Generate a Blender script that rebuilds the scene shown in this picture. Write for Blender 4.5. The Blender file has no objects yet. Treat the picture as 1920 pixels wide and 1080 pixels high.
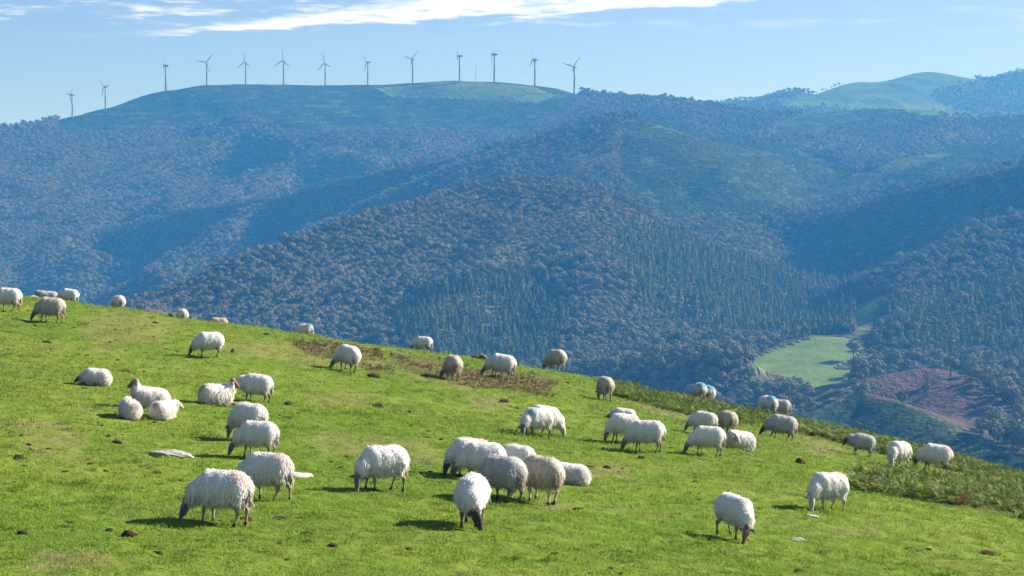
import bpy, math, random
import numpy as np
from mathutils import Vector, Matrix

random.seed(7)
rng = np.random.default_rng(11)
scene = bpy.context.scene
COL = scene.collection

# ------------------------------------------------------------------ camera
F = 3733.0                      # focal length in pixels of the 1920 px wide photograph
HORIZON = 250.0                 # image row of the true horizon
PITCH = math.atan((540.0 - HORIZON) / F)
cam_data = bpy.data.cameras.new('camera')
cam_data.sensor_width = 36.0
cam_data.lens = 36.0 * F / 1920.0
cam_data.clip_start = 0.5
cam_data.clip_end = 40000.0
cam = bpy.data.objects.new('camera', cam_data)
cam.location = (0, 0, 0)
cam.rotation_euler = (math.pi / 2 - PITCH, 0, 0)
COL.objects.link(cam)
scene.camera = cam
CP, SP = math.cos(PITCH), math.sin(PITCH)

# ------------------------------------------------------------------ sky, sun, exposure
SUN_AZ = math.radians(66)       # clockwise from the view direction
SUN_EL = math.radians(29.5)
SUN_DIR = Vector((math.sin(SUN_AZ) * math.cos(SUN_EL), math.cos(SUN_AZ) * math.cos(SUN_EL), math.sin(SUN_EL)))
world = bpy.data.worlds.new('World')
scene.world = world
world.use_nodes = True


def build_world():
    nt = world.node_tree
    nt.nodes.clear()
    N, L = nt.nodes.new, nt.links.new

    def math_node(op, a, b=None, clamp=False):
        n = N('ShaderNodeMath'); n.operation = op; n.use_clamp = clamp
        for i, v in enumerate((a, b)):
            if v is None:
                continue
            if isinstance(v, (int, float)):
                n.inputs[i].default_value = v
            else:
                L(v, n.inputs[i])
        return n.outputs[0]

    def ramp(v, lo, hi):
        n = N('ShaderNodeMapRange'); n.interpolation_type = 'SMOOTHSTEP'
        L(v, n.inputs[0])
        for i, q in ((1, lo), (2, hi)):
            if isinstance(q, (int, float)):
                n.inputs[i].default_value = q
            else:
                L(q, n.inputs[i])
        return n.outputs[0]
    tc = N('ShaderNodeTexCoord')
    sep = N('ShaderNodeSeparateXYZ'); L(tc.outputs['Generated'], sep.inputs[0])
    x, y, z = sep.outputs
    # the air above a mountain crest clears quickly: compress the haze band of the sky model
    zz = math_node('MULTIPLY', z, SKY_STRETCH)
    zz = math_node('ADD', zz, SKY_LIFT)
    cmb = N('ShaderNodeCombineXYZ'); L(x, cmb.inputs[0]); L(y, cmb.inputs[1]); L(zz, cmb.inputs[2])
    nrm = N('ShaderNodeVectorMath'); nrm.operation = 'NORMALIZE'; L(cmb.outputs[0], nrm.inputs[0])
    sky = N('ShaderNodeTexSky'); sky.sky_type = 'NISHITA'; sky.sun_disc = False
    sky.sun_elevation = SUN_EL; sky.sun_rotation = SUN_AZ
    sky.altitude = 600; sky.air_density = 1.0; sky.dust_density = 0.5; sky.ozone_density = 1.0
    L(nrm.outputs[0], sky.inputs[0])
    # clouds: thin streaks of high cloud, laid out in azimuth and elevation
    az = math_node('ARCTAN2', x, y)
    el = math_node('ARCSINE', z)
    cv = N('ShaderNodeCombineXYZ'); L(az, cv.inputs[0]); L(el, cv.inputs[1])
    def noise(sx, sy, det, rough, off):
        m = N('ShaderNodeMapping'); L(cv.outputs[0], m.inputs[0])
        m.inputs['Scale'].default_value = (sx, sy, 1); m.inputs['Location'].default_value = (off, off * .7, 0)
        n = N('ShaderNodeTexNoise'); n.inputs['Scale'].default_value = 1; n.inputs['Detail'].default_value = det
        n.inputs['Roughness'].default_value = rough
        L(m.outputs[0], n.inputs[0]); return n.outputs['Fac']
    n1 = noise(26, 190, 6, .6, 3.1)
    n2 = noise(9, 55, 5, .55, 8.4)
    n3 = noise(60, 420, 4, .6, 1.7)
    # the long streak climbing to the right
    base = math_node('ADD', math_node('MULTIPLY', math_node('ADD', az, .169), .062), .0478)
    v = math_node('SUBTRACT', el, base)
    wob = math_node('MULTIPLY', math_node('SUBTRACT', n1, .5), .012)
    v = math_node('ADD', v, wob)
    thick = math_node('ADD', .0050, math_node('MULTIPLY', ramp(az, -.17, .0), .0125))
    low = ramp(v, -.0012, .0014)
    high = math_node('SUBTRACT', 1.0, ramp(v, math_node('MULTIPLY', thick, .45), thick))
    span = math_node('MULTIPLY', ramp(az, -.20, -.13), math_node('SUBTRACT', 1.0, ramp(az, .10, .135)))
    streak = math_node('MULTIPLY', math_node('MULTIPLY', low, high), span)
    streak = math_node('MULTIPLY', streak, math_node('ADD', .22, math_node('MULTIPLY', ramp(math_node('ADD', math_node('MULTIPLY', n3, .5), math_node('MULTIPLY', n1, .5)), .36, .60), .70)))
    # scattered wisps over the rest of the sky
    wl = math_node('ADD', math_node('MULTIPLY', n1, .55), math_node('MULTIPLY', n2, .45))
    wisp = ramp(wl, .515, .64)
    wisp = math_node('MULTIPLY', wisp, ramp(el, .044, .058))
    wisp = math_node('MULTIPLY', wisp, math_node('SUBTRACT', 1.0, math_node('MULTIPLY', ramp(az, -.03, .09), .75)))
    cl = math_node('MAXIMUM', streak, math_node('MULTIPLY', wisp, .65), True)
    mix = N('ShaderNodeMix'); mix.data_type = 'RGBA'
    L(cl, mix.inputs['Factor']); L(sky.outputs[0], mix.inputs['A'])
    mix.inputs['B'].default_value = CLOUD_COL
    bg = N('ShaderNodeBackground'); bg.inputs[1].default_value = SKY_STRENGTH
    L(mix.outputs['Result'], bg.inputs[0])
    out = N('ShaderNodeOutputWorld'); L(bg.outputs[0], out.inputs[0])


SKY_STRENGTH = 0.088
SKY_STRETCH, SKY_LIFT = 4.0, 0.22
CLOUD_COL = (5.9, 6.2, 6.6, 1)
build_world()
sun_data = bpy.data.lights.new('sun', 'SUN')
sun_data.energy = 5.0
sun_data.angle = math.radians(0.53)
sun_data.color = (1.0, 0.955, 0.87)
sun = bpy.data.objects.new('sun', sun_data)
sun.rotation_euler = (-SUN_DIR).to_track_quat('-Z', 'Y').to_euler()
sun.location = (60, 30, 60)
COL.objects.link(sun)
HAZE_DENSITY = 2.7e-4
HAZE_COLOR = (0.036, 0.21, 0.535, 1)
HAZE_ABSORB = (0.78, 0.47, 0.02, 1)

scene.view_settings.view_transform = 'Standard'
scene.view_settings.look = 'None'
scene.view_settings.gamma = 1.0
scene.view_settings.use_curve_mapping = False
scene.view_settings.exposure = 1.55
scene.render.engine = 'CYCLES'
cy = scene.cycles
cy.use_denoising = True
cy.denoiser = 'OPENIMAGEDENOISE'
cy.denoising_input_passes = 'RGB_ALBEDO_NORMAL'
cy.max_bounces = 6
cy.diffuse_bounces = 3
cy.glossy_bounces = 2
cy.transmission_bounces = 3
cy.volume_bounces = 1
cy.transparent_max_bounces = 8
cy.caustics_reflective = False
cy.caustics_refractive = False


# ------------------------------------------------------------------ helpers
def world_pt(px, py, Y):
    """the point that shows at photo pixel (px, py) at the distance Y ahead"""
    px = np.asarray(px, float); py = np.asarray(py, float)
    a = (px - 960) / F; b = (540 - py) / F
    dy = CP + b * SP; dz = -SP + b * CP
    s = Y / dy
    return a * s, np.broadcast_to(np.asarray(Y, float), s.shape), dz * s


def project(X, Y, Z):
    d = Y * CP - Z * SP
    u = Y * SP + Z * CP
    return 960 + F * X / d, 540 - F * u / d


def _hash(ix, iy, seed):
    h = (ix * 374761393 + iy * 668265263 + seed * 974634777) & 0xffffffff
    h = ((h ^ (h >> 13)) * 1274126177) & 0xffffffff
    return ((h ^ (h >> 16)) & 0xffff) / 65535.0


def vnoise(x, y, seed=0):
    x = np.asarray(x, float); y = np.asarray(y, float)
    ix = np.floor(x).astype(np.int64); iy = np.floor(y).astype(np.int64)
    fx = x - ix; fy = y - iy
    fx = fx * fx * fx * (fx * (fx * 6 - 15) + 10); fy = fy * fy * fy * (fy * (fy * 6 - 15) + 10)
    a = _hash(ix, iy, seed); b = _hash(ix + 1, iy, seed); c = _hash(ix, iy + 1, seed); d = _hash(ix + 1, iy + 1, seed)
    return (a + (b - a) * fx) * (1 - fy) + (c + (d - c) * fx) * fy


def fbm(x, y, octaves=4, seed=0, gain=.5):
    s = 0; a = 1; t = 0
    for o in range(octaves):
        s = s + a * (vnoise(x, y, seed + o * 17) - .5); t += a
        x = x * 2.03 + 11.3; y = y * 2.03 - 7.7; a *= gain
    return s / t * 2          # about -1 .. 1


def in_poly(x, y, poly):
    x = np.asarray(x); y = np.asarray(y)
    r = np.zeros(x.shape, bool); n = len(poly)
    for i in range(n):
        x0, y0 = poly[i]; x1, y1 = poly[(i + 1) % n]
        c = ((y0 > y) != (y1 > y)) & (x < (x1 - x0) * (y - y0) / (y1 - y0 + 1e-9) + x0)
        r ^= c
    return r


def new_mesh(name, V, faces, mats=(), smooth=True, mat_index=None):
    m = bpy.data.meshes.new(name)
    V = np.asarray(V, np.float32)
    if isinstance(faces, np.ndarray):
        nf, k = faces.shape
        m.vertices.add(len(V)); m.vertices.foreach_set('co', V.ravel())
        m.loops.add(nf * k); m.loops.foreach_set('vertex_index', faces.astype(np.int32).ravel())
        m.polygons.add(nf)
        m.polygons.foreach_set('loop_start', np.arange(0, nf * k, k, dtype=np.int32))
        m.polygons.foreach_set('loop_total', np.full(nf, k, np.int32))
        m.update(calc_edges=True)
    else:
        m.from_pydata(V.tolist(), [], faces)
    for a in mats:
        m.materials.append(a)
    if mat_index is not None:
        m.polygons.foreach_set('material_index', np.asarray(mat_index, np.int32))
    m.polygons.foreach_set('use_smooth', np.full(len(m.polygons), bool(smooth)))
    m.update()
    return m


def link(name, data, parent=None):
    o = bpy.data.objects.new(name, data)
    COL.objects.link(o)
    if parent is not None:
        o.parent = parent
    return o


def tag(o, label=None, cat=None, group=None, kind=None):
    if label: o['label'] = label
    if cat: o['category'] = cat
    if group: o['group'] = group
    if kind: o['kind'] = kind
    return o


def attr(m, name, values, kind='FLOAT', domain='POINT'):
    a = m.attributes.new(name, kind, domain)
    a.data.foreach_set('vector' if kind == 'FLOAT_VECTOR' else ('color' if 'COLOR' in kind else 'value'),
                       np.asarray(values, np.int32 if kind == 'INT' else np.float32).ravel())


class Mat:
    """short-hand for building node materials"""
    def __init__(self, name):
        self.m = bpy.data.materials.new(name); self.m.use_nodes = True
        self.nt = self.m.node_tree; self.nt.nodes.clear()
        self.out = self.nt.nodes.new('ShaderNodeOutputMaterial')
    def n(self, t, **kw):
        q = self.nt.nodes.new(t)
        for k, v in kw.items(): setattr(q, k, v)
        return q
    def l(self, a, b): self.nt.links.new(a, b)
    def put(self, sock, v):
        if isinstance(v, (int, float)): sock.default_value = v
        elif isinstance(v, (tuple, list)): sock.default_value = tuple(v) + (1,) * (4 - len(v)) if sock.type == 'RGBA' else v
        else: self.l(v, sock)
    def math(self, op, a, b=0.0, clamp=False):
        q = self.n('ShaderNodeMath', operation=op, use_clamp=clamp); self.put(q.inputs[0], a); self.put(q.inputs[1], b); return q.outputs[0]
    def mix(self, f, a, b, blend='MIX'):
        q = self.n('ShaderNodeMix', data_type='RGBA', blend_type=blend)
        self.put(q.inputs['Factor'], f); self.put(q.inputs['A'], a); self.put(q.inputs['B'], b); return q.outputs['Result']
    def ramp(self, v, lo, hi, a=0.0, b=1.0):
        q = self.n('ShaderNodeMapRange', interpolation_type='SMOOTHSTEP'); self.put(q.inputs[0], v)
        for i, k in enumerate((lo, hi, a, b)): self.put(q.inputs[i + 1], k)
        return q.outputs[0]
    def coord(self, which='Object'): return self.n('ShaderNodeTexCoord').outputs[which]
    def pos(self): return self.n('ShaderNodeNewGeometry').outputs['Position']
    def noise(self, vec, scale, detail=3, rough=.55, stretch=None):
        if stretch:
            mp = self.n('ShaderNodeMapping'); self.l(vec, mp.inputs[0]); mp.inputs['Scale'].default_value = stretch; vec = mp.outputs[0]
        q = self.n('ShaderNodeTexNoise'); self.l(vec, q.inputs['Vector']); q.inputs['Scale'].default_value = scale
        q.inputs['Detail'].default_value = detail; q.inputs['Roughness'].default_value = rough
        return q.outputs['Fac']
    def attr(self, name, kind='GEOMETRY'):
        q = self.n('ShaderNodeAttribute', attribute_name=name, attribute_type=kind); return q
    def bump(self, h, strength, dist):
        q = self.n('ShaderNodeBump'); self.l(h, q.inputs['Height']); q.inputs['Strength'].default_value = strength; q.inputs['Distance'].default_value = dist
        return q.outputs[0]
    def surface(self, color, rough=.9, spec=.1, translucent=0.0, normal=None, tcolor=None):
        p = self.n('ShaderNodeBsdfPrincipled'); self.put(p.inputs['Base Color'], color); self.put(p.inputs['Roughness'], rough)
        p.inputs['Specular IOR Level'].default_value = spec
        if normal is not None: self.l(normal, p.inputs['Normal'])
        sh = p.outputs[0]
        if translucent:
            t = self.n('ShaderNodeBsdfTranslucent'); self.put(t.inputs[0], tcolor if tcolor is not None else color)
            mx = self.n('ShaderNodeMixShader'); mx.inputs[0].default_value = translucent
            self.l(sh, mx.inputs[1]); self.l(t.outputs[0], mx.inputs[2]); sh = mx.outputs[0]
        self.l(sh, self.out.inputs[0])
        return self.m


def scatter_group(name, coll):
    """geometry nodes: instance the objects of a collection on the points of the mesh"""
    g = bpy.data.node_groups.new(name, 'GeometryNodeTree')
    g.interface.new_socket('Geometry', in_out='INPUT', socket_type='NodeSocketGeometry')
    g.interface.new_socket('Geometry', in_out='OUTPUT', socket_type='NodeSocketGeometry')
    N, L = g.nodes.new, g.links.new
    gi = N('NodeGroupInput'); go = N('NodeGroupOutput')
    ci = N('GeometryNodeCollectionInfo'); ci.inputs['Collection'].default_value = coll
    ci.inputs['Separate Children'].default_value = True; ci.inputs['Reset Children'].default_value = True
    ip = N('GeometryNodeInstanceOnPoints'); ip.inputs['Pick Instance'].default_value = True
    def na(n, t):
        q = N('GeometryNodeInputNamedAttribute'); q.data_type = t; q.inputs['Name'].default_value = n; return q.outputs['Attribute']
    er = N('FunctionNodeEulerToRotation'); L(na('rot', 'FLOAT_VECTOR'), er.inputs[0])
    L(gi.outputs[0], ip.inputs['Points']); L(ci.outputs[0], ip.inputs['Instance'])
    L(na('variant', 'INT'), ip.inputs['Instance Index']); L(er.outputs[0], ip.inputs['Rotation'])
    L(na('scl', 'FLOAT_VECTOR'), ip.inputs['Scale'])
    L(ip.outputs[0], go.inputs[0])
    return g


def scatter(name, P, rot, scl, variant, protos, extra=None):
    """one stuff object that carries instances of the prototype meshes on the points P"""
    c = bpy.data.collections.new(name + '_models')
    for i, me in enumerate(protos):
        o = bpy.data.objects.new('%s_model_%02d' % (name, i), me); c.objects.link(o)
    m = bpy.data.meshes.new(name)
    m.vertices.add(len(P)); m.vertices.foreach_set('co', np.asarray(P, np.float32).ravel())
    attr(m, 'rot', rot, 'FLOAT_VECTOR'); attr(m, 'scl', scl, 'FLOAT_VECTOR'); attr(m, 'variant', variant, 'INT')
    for k, v in (extra or {}).items(): attr(m, k, v)
    m.update()
    o = link(name, m)
    md = o.modifiers.new('scatter', 'NODES'); md.node_group = scatter_group(name, c)
    tag(o, kind='stuff')
    return o


# ------------------------------------------------------------------ pasture: the near hillside
CREST = np.array([(-900, 560), (-200, 552), (0, 556), (60, 559), (100, 562), (150, 570), (200, 577), (260, 583), (330, 597), (400, 605), (470, 613),
                  (540, 625), (590, 630), (650, 642), (700, 650), (770, 657), (850, 667), (900, 672), (960, 684), (1000, 691), (1060, 701),
                  (1110, 712), (1170, 728), (1250, 746), (1300, 755), (1400, 778), (1500, 797), (1600, 818), (1700, 840), (1800, 864),
                  (1920, 897), (2050, 930), (2800, 1100)], float)


def ground_base(x, y):
    x = np.asarray(x, float); y = np.asarray(y, float)
    xc = np.clip(x, -45, 45); yc = np.clip(y, -20, 110)
    z = -4.285 - .00795 * xc - .0616 * yc - .00155 * xc * xc - .00263 * xc * yc
    z = z - .22 * (x - xc)
    return z + 2.75 * np.exp(-(x * x + y * y) / 40.0)


def _hit(px, py, fn, r0=14.0, r1=140.0, n=900):
    """distance Y ahead at which the ray through pixel (px, py) meets the ground"""
    Y = r0 * (r1 / r0) ** np.linspace(0, 1, n)
    X, _, Z = world_pt(np.full(n, px), np.full(n, py), Y)
    g = fn(X, Y) - Z
    k = np.nonzero(g > 0)[0]
    if not len(k): return None
    i = k[0]
    if i == 0: return Y[0]
    t = g[i - 1] / (g[i - 1] - g[i])
    return Y[i - 1] + t * (Y[i] - Y[i - 1])


_crest_az, _crest_r = [], []
for _px, _py in CREST:
    h = _hit(_px, _py, ground_base)
    h = 85.0 if h is None else min(h, 95.0)
    X_, Y_, Z_ = world_pt(_px, _py, h)
    _crest_az.append(math.atan2(float(X_), h)); _crest_r.append(math.hypot(float(X_), h))


_crest_fix = None


def ground(x, y):
    x = np.asarray(x, float); y = np.asarray(y, float)
    z = ground_base(x, y)
    r = np.hypot(x, y); az = np.arctan2(x, y)
    rs = np.interp(az, _crest_az, _crest_r)
    t = np.maximum(0, r - (rs - 2.5))
    c = .035; lim = .62
    tl = lim / c
    z = z - np.where(t < tl, .5 * c * t * t, .5 * c * tl * tl + lim * (t - tl))
    amp = np.clip((r - 12) / 8, 0, 1)
    z = z + amp * (.10 * fbm(x / 6, y / 6, 2, 5) + .035 * fbm(x / 1.3, y / 1.3, 3, 9))
    if _crest_fix is not None:
        u = np.clip((r - .6 * rs) / (.4 * rs), 0, 1)
        z = z + np.interp(az, _crest_az, _crest_fix) * u * u * (3 - 2 * u)
    return z


def _fix_crest():
    """raise or lower the brow so that its outline meets the photographed one"""
    global _crest_fix
    fix = np.zeros(len(_crest_az))
    for _ in range(2):
        for i, (a_, rs) in enumerate(zip(_crest_az, _crest_r)):
            r = np.linspace(.6 * rs, rs + 6, 120)
            aa = a_ + np.linspace(-.006, .006, 3)[:, None]
            X = r * np.sin(aa); Y = r * np.cos(aa)
            _, py = project(X, Y, ground(X, Y))
            fix[i] += (py.min(1).mean() - CREST[i, 1]) / F * rs
        _crest_fix = fix.copy()


_fix_crest()


def bumps(x, y):
    """hummocks, hoof prints and little turf steps"""
    s = fbm(x / .5, y / .42, 3, 21) + .9 * np.clip(fbm(x / .24, y / .22, 2, 27) - .1, 0, 1)
    st = fbm(x / 2.4, y / .9, 3, 33)
    return .035 * s - .11 * np.clip(st - .25, 0, 1) + .09 * np.clip(fbm(x / .9, y / .5, 2, 44) - .28, 0, 1)


# patches of ground seen in the photo, as polygons over the photo's rows and columns
DRY = [[(540, 640), (640, 640), (720, 660), (730, 690), (600, 690), (400, 660), (470, 640)], [(735, 662), (880, 690), (1045, 715), (1030, 745), (900, 735), (760, 705)],
       [(540, 818), (640, 815), (790, 825), (840, 845), (830, 868), (740, 870), (600, 850)], [(25, 800), (120, 795), (165, 820), (150, 868), (60, 858)],
       [(1085, 872), (1160, 865), (1180, 892), (1110, 905)], [(1155, 735), (1260, 752), (1330, 772), (1280, 790), (1180, 765)], [(1495, 815), (1580, 838), (1560, 862), (1490, 842)],
       [(180, 580), (330, 600), (300, 640), (170, 660), (150, 610)], [(560, 740), (700, 735), (690, 765), (580, 765)], [(1000, 935), (1080, 940), (1060, 962), (990, 955)],
       [(1270, 860), (1330, 862), (1300, 885)], [(1570, 985), (1640, 978), (1640, 1005), (1560, 1010)], [(60, 1040), (180, 1030), (240, 1060), (40, 1075)], [(880, 745), (960, 748), (930, 775), (880, 770)]]
FERN_GREEN = [[(1140, 722), (1190, 722), (1300, 750), (1400, 772), (1500, 790), (1600, 810), (1700, 833), (1800, 857), (1935, 892), (1935, 925), (1850, 900), (1760, 878), (1640, 846),
               (1540, 822), (1440, 800), (1330, 788), (1230, 762), (1150, 745)],
              [(1575, 905), (1630, 893), (1720, 893), (1820, 908), (1935, 925), (1935, 975), (1860, 962), (1760, 945), (1660, 930), (1600, 922)]]
FERN_BROWN = [[(545, 640), (610, 640), (720, 662), (715, 672), (640, 672), (570, 664)], [(690, 688), (740, 690), (735, 702), (690, 702)],
              [(735, 664), (790, 668), (830, 672), (880, 690), (1000, 702), (1045, 718), (1032, 742), (940, 730), (860, 722), (790, 706), (735, 682)]]


def poly_mask(px, py, polys, soft=0):
    m = np.zeros(np.shape(px), bool)
    for p in polys: m |= in_poly(px, py, p)
    return m


def build_pasture():
    th = np.concatenate([np.linspace(-180, -40, 30, endpoint=False), np.linspace(-40, -17, 40, endpoint=False),
                         np.linspace(-17, 17, 470), np.linspace(17.6, 40, 40), np.linspace(44, 180, 28)]) * math.pi / 180
    r = np.concatenate([np.linspace(.4, 18, 24, endpoint=False), 18 * (112 / 18) ** np.linspace(0, 1, 640), np.linspace(115, 230, 24)])
    T, R = np.meshgrid(th, r)
    X = R * np.sin(T); Y = R * np.cos(T)
    Z = ground(X, Y) + np.clip((R - 14) / 4, 0, 1) * bumps(X, Y)
    V = np.stack([X, Y, Z], -1).reshape(-1, 3)
    nr, nt = X.shape
    i = np.arange(nr * nt).reshape(nr, nt)
    Q = np.stack([i[:-1, :-1], i[:-1, 1:], i[1:, 1:], i[1:, :-1]], -1).reshape(-1, 4)[:, ::-1]
    m = new_mesh('pasture', V, Q, [MAT['pasture']])
    px, py = project(X.ravel(), np.maximum(Y.ravel(), 3), Z.ravel())
    front = (Y.ravel() > 10) & (Y.ravel() < 100)
    wob = 14 * fbm(X.ravel() / .8, Y.ravel() / .8, 3, 61)
    dry = poly_mask(px + 2 * wob, py + wob, DRY) & front
    fern = poly_mask(px + wob, py + .5 * wob, FERN_GREEN + FERN_BROWN) & front
    attr(m, 'dry', dry.astype(float)); attr(m, 'fern', fern.astype(float))
    o = link('pasture', m)
    tag(o, 'short cropped green pasture sloping down to the right', kind='structure')
    return o


# ------------------------------------------------------------------ hills across the valley
RIDGES = [  # (slope, rounding, [(photo column, photo row, distance)])
    (.30, 90, [(-500, 228, 3000), (0, 243, 3080), (100, 236, 3120), (150, 217, 3160), (230, 199, 3220), (320, 170, 3280), (380, 160, 3300), (480, 158.5, 3300), (600, 160, 3300), (700, 160, 3300),
               (780, 155, 3300), (860, 151, 3290), (930, 154, 3260), (1000, 161, 3220), (1080, 177, 3170), (1170, 186, 3120), (1260, 190, 3060), (1330, 202, 3000), (1440, 230, 2900)]),
    (.80, 14, [(500, 222, 3040), (400, 262, 2950), (290, 300, 2860), (150, 345, 2780), (0, 400, 2720), (-200, 460, 2660)]),
    (.80, 14, [(760, 235, 3020), (640, 275, 2880), (520, 315, 2780), (430, 345, 2720), (330, 365, 2690)]),
    (.80, 14, [(200, 290, 3000), (80, 330, 2900), (-60, 370, 2840)]),
    (1.4, 8, [(1150, 226, 2300), (1050, 246, 2320), (930, 279, 2350), (760, 314, 2400), (620, 344, 2440), (500, 374, 2480), (380, 388, 2510), (200, 436, 2570), (110, 486, 2610), (40, 536, 2640), (-150, 640, 2700)]),
    (.9, 8, [(500, 374, 2480), (430, 420, 2400), (330, 480, 2330), (230, 545, 2270)]),
    (.42, 30, [(1150, 226, 2300), (1190, 262, 2240), (1210, 340, 2140), (1230, 395, 2060)]),
    (.40, 40, [(1190, 226, 2310), (1330, 262, 2400), (1480, 292, 2440), (1560, 335, 2400)]),
    (.35, 60, [(1440, 240, 2900), (1520, 214, 3000), (1640, 204, 3060), (1760, 206, 3060), (1850, 217, 3020), (2100, 232, 3000)]),
    (.42, 25, [(1760, 215, 3020), (1720, 236, 2900), (1560, 268, 2820)]),
    (.34, 40, [(2100, 250, 2500), (1920, 268, 2480), (1840, 274, 2460), (1720, 292, 2420), (1620, 326, 2400)]),
    (.34, 25, [(1300, 205, 4150), (1400, 186, 4200), (1430, 190, 4200), (1490, 170, 4300), (1535, 178, 4300), (1610, 154, 4400), (1660, 156, 4500), (1740, 137, 4520), (1830, 151, 4500),
               (1860, 152, 4600), (1920, 133, 4700), (2200, 126, 4750), (2600, 150, 4800)]),
    (.30, 60, [(1740, 137, 4520), (1600, 175, 4250), (1500, 192, 4080)]),
    (1.4, 8, [(2200, 235, 1780), (1920, 306, 1860), (1820, 332, 1900), (1700, 357, 1960), (1600, 390, 2010), (1500, 408, 2060), (1400, 424, 2110), (1290, 430, 2160), (1200, 440, 2200)]),
    (.80, 10, [(120, 640, 1330), (200, 596, 1360), (270, 566, 1400), (500, 477, 1500), (700, 408, 1590), (900, 355, 1690), (1000, 347, 1700), (1100, 352, 1695), (1180, 388, 1700),
               (1260, 447, 1720), (1400, 508, 1760), (1560, 530, 1800), (1610, 560, 1820)]),
    (1.0, 6, [(1000, 350, 1700), (905, 402, 1640), (830, 445, 1590), (740, 505, 1510), (600, 575, 1420), (470, 640, 1340)]),
    (.52, 14, [(1060, 352, 1695), (1085, 420, 1615), (1100, 480, 1545), (1110, 580, 1430), (1060, 670, 1330)]),
    (.55, 10, [(985, 352, 1700), (960, 430, 1600), (900, 510, 1500), (800, 600, 1400)]),
    (.45, 12, [(1260, 447, 1720), (1290, 530, 1600), (1300, 600, 1500)]),
    (.45, 12, [(1400, 508, 1760), (1450, 570, 1650), (1480, 620, 1560)]),
    (.50, 12, [(2300, 300, 1700), (1960, 402, 1640), (1850, 436, 1610), (1750, 485, 1570), (1695, 550, 1500), (1662, 610, 1430)]),
    (.45, 12, [(1960, 520, 1420), (1800, 585, 1360), (1690, 640, 1290)]),
    (.85, 10, [(1375, 662, 1120), (1300, 664, 1140), (1150, 690, 1170), (1000, 735, 1200), (850, 780, 1230)]),
    (.09, 70, [(1545, 632, 1310), (1530, 660, 1262), (1525, 690, 1215), (1555, 750, 1140)]),
    (.45, 20, [(1590, 725, 1015), (1650, 706, 1020), (1740, 686, 1030), (1800, 706, 1005), (1890, 772, 940), (2000, 850, 890)]),
    (.42, 14, [(1380, 830, 880), (1500, 792, 900), (1570, 770, 915), (1620, 732, 920), (1700, 766, 880), (1800, 810, 830), (1950, 878, 760)]),
]
HILL_TYPES = {
    'heath': [([(105, 250), (120, 170), (230, 150), (320, 130), (380, 120), (700, 120), (860, 110), (1000, 120), (1085, 150), (1085, 188), (1010, 222), (930, 240), (700, 250), (520, 245), (480, 214), (430, 214), (350, 236), (250, 246), (180, 255)], 2600, 3600),
              ([(1165, 228), (1250, 218), (1330, 236), (1470, 256), (1560, 300), (1600, 330), (1700, 300), (1800, 270), (1940, 262), (1940, 296), (1800, 322), (1650, 350), (1480, 395), (1400, 412), (1250, 405), (1190, 385), (1160, 330)], 1950, 2700),
              ([(1370, 800), (1500, 766), (1580, 740), (1620, 720), (1700, 762), (1800, 805), (1960, 875), (1960, 1000), (1370, 900)], 600, 940),
              ([(1450, 240), (1520, 205), (1640, 198), (1760, 200), (1760, 225), (1600, 232), (1500, 262)], 2700, 3200)],
    'grass': [([(700, 165), (780, 158), (860, 150), (1000, 162), (1050, 178), (1020, 192), (850, 184), (740, 180)], 2800, 3400),
              ([(925, 240), (1000, 236), (1000, 250), (930, 256)], 2500, 3200),
              ([(1430, 192), (1535, 176), (1610, 150), (1740, 132), (1835, 150), (1750, 172), (1745, 188), (1850, 214), (1640, 205), (1500, 200)], 3500, 5000),
              ([(1690, 203), (1760, 203), (1860, 214), (1930, 222), (1850, 223), (1700, 211)], 2700, 3200),
              ([(1416, 672), (1450, 655), (1530, 630), (1615, 634), (1632, 655), (1600, 672), (1560, 690), (1595, 692), (1590, 720), (1588, 765), (1545, 765), (1522, 728), (1480, 706), (1416, 692)], 1080, 1360),
              ([(1590, 615), (1605, 575), (1655, 552), (1675, 562), (1645, 590), (1640, 620)], 1150, 1600),
              ([(1200, 232), (1260, 228), (1300, 250), (1240, 255)], 2300, 2700), ([(1680, 296), (1760, 284), (1800, 286), (1700, 318), (1640, 330)], 2200, 2500)],
    'bracken': [([(1600, 722), (1650, 702), (1740, 680), (1775, 688), (1812, 705), (1855, 738), (1905, 780), (1880, 800), (1770, 790), (1660, 765)], 900, 1100)],
}


def ridge_height(X, Y):
    n = fbm(X / 190, Y / 190, 4, 71)
    n2 = fbm(X / 60, Y / 60, 3, 75)
    acc = np.exp((np.full(X.shape, -430.0) + 430) / 9.0)
    near = []
    for s, w, pts in RIDGES:
        P = []
        for px, py, D in pts:
            a, b, c = world_pt(px, py, D); P.append((float(a), float(b), float(c)))
        near.append((s, w, P))
    near.append((.55, 20, [(-400, 90, -30), (-60, 70, -24), (20, 60, -26), (60, 40, -30), (300, 0, -80)]))
    zmax = np.full(X.shape, -430.0); zs = []
    for s, w, P in near:
        ds, cz = [], []
        for (x0, y0, z0), (x1, y1, z1) in zip(P[:-1], P[1:]):
            dx, dy = x1 - x0, y1 - y0
            t = np.clip(((X - x0) * dx + (Y - y0) * dy) / (dx * dx + dy * dy), 0, 1)
            ds.append(np.hypot(X - x0 - t * dx, Y - y0 - t * dy)); cz.append(z0 + t * (z1 - z0))
        ds = np.stack(ds); d = ds.min(0); wt = np.exp(-(ds - d) / 18.0)
        de = d * (1 + .30 * n + .05 * n2)
        best = (wt * np.stack(cz)).sum(0) / wt.sum(0) - s * (np.sqrt(de * de + w * w) - w)
        zs.append(best)
    zs = np.stack(zs + [np.full(X.shape, -430.0)])
    m = zs.max(0)
    k = 5.0
    z = m + k * np.log(np.exp((zs - m) / k).sum(0)) - k * .0
    return z + 1.5 * n2


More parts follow.
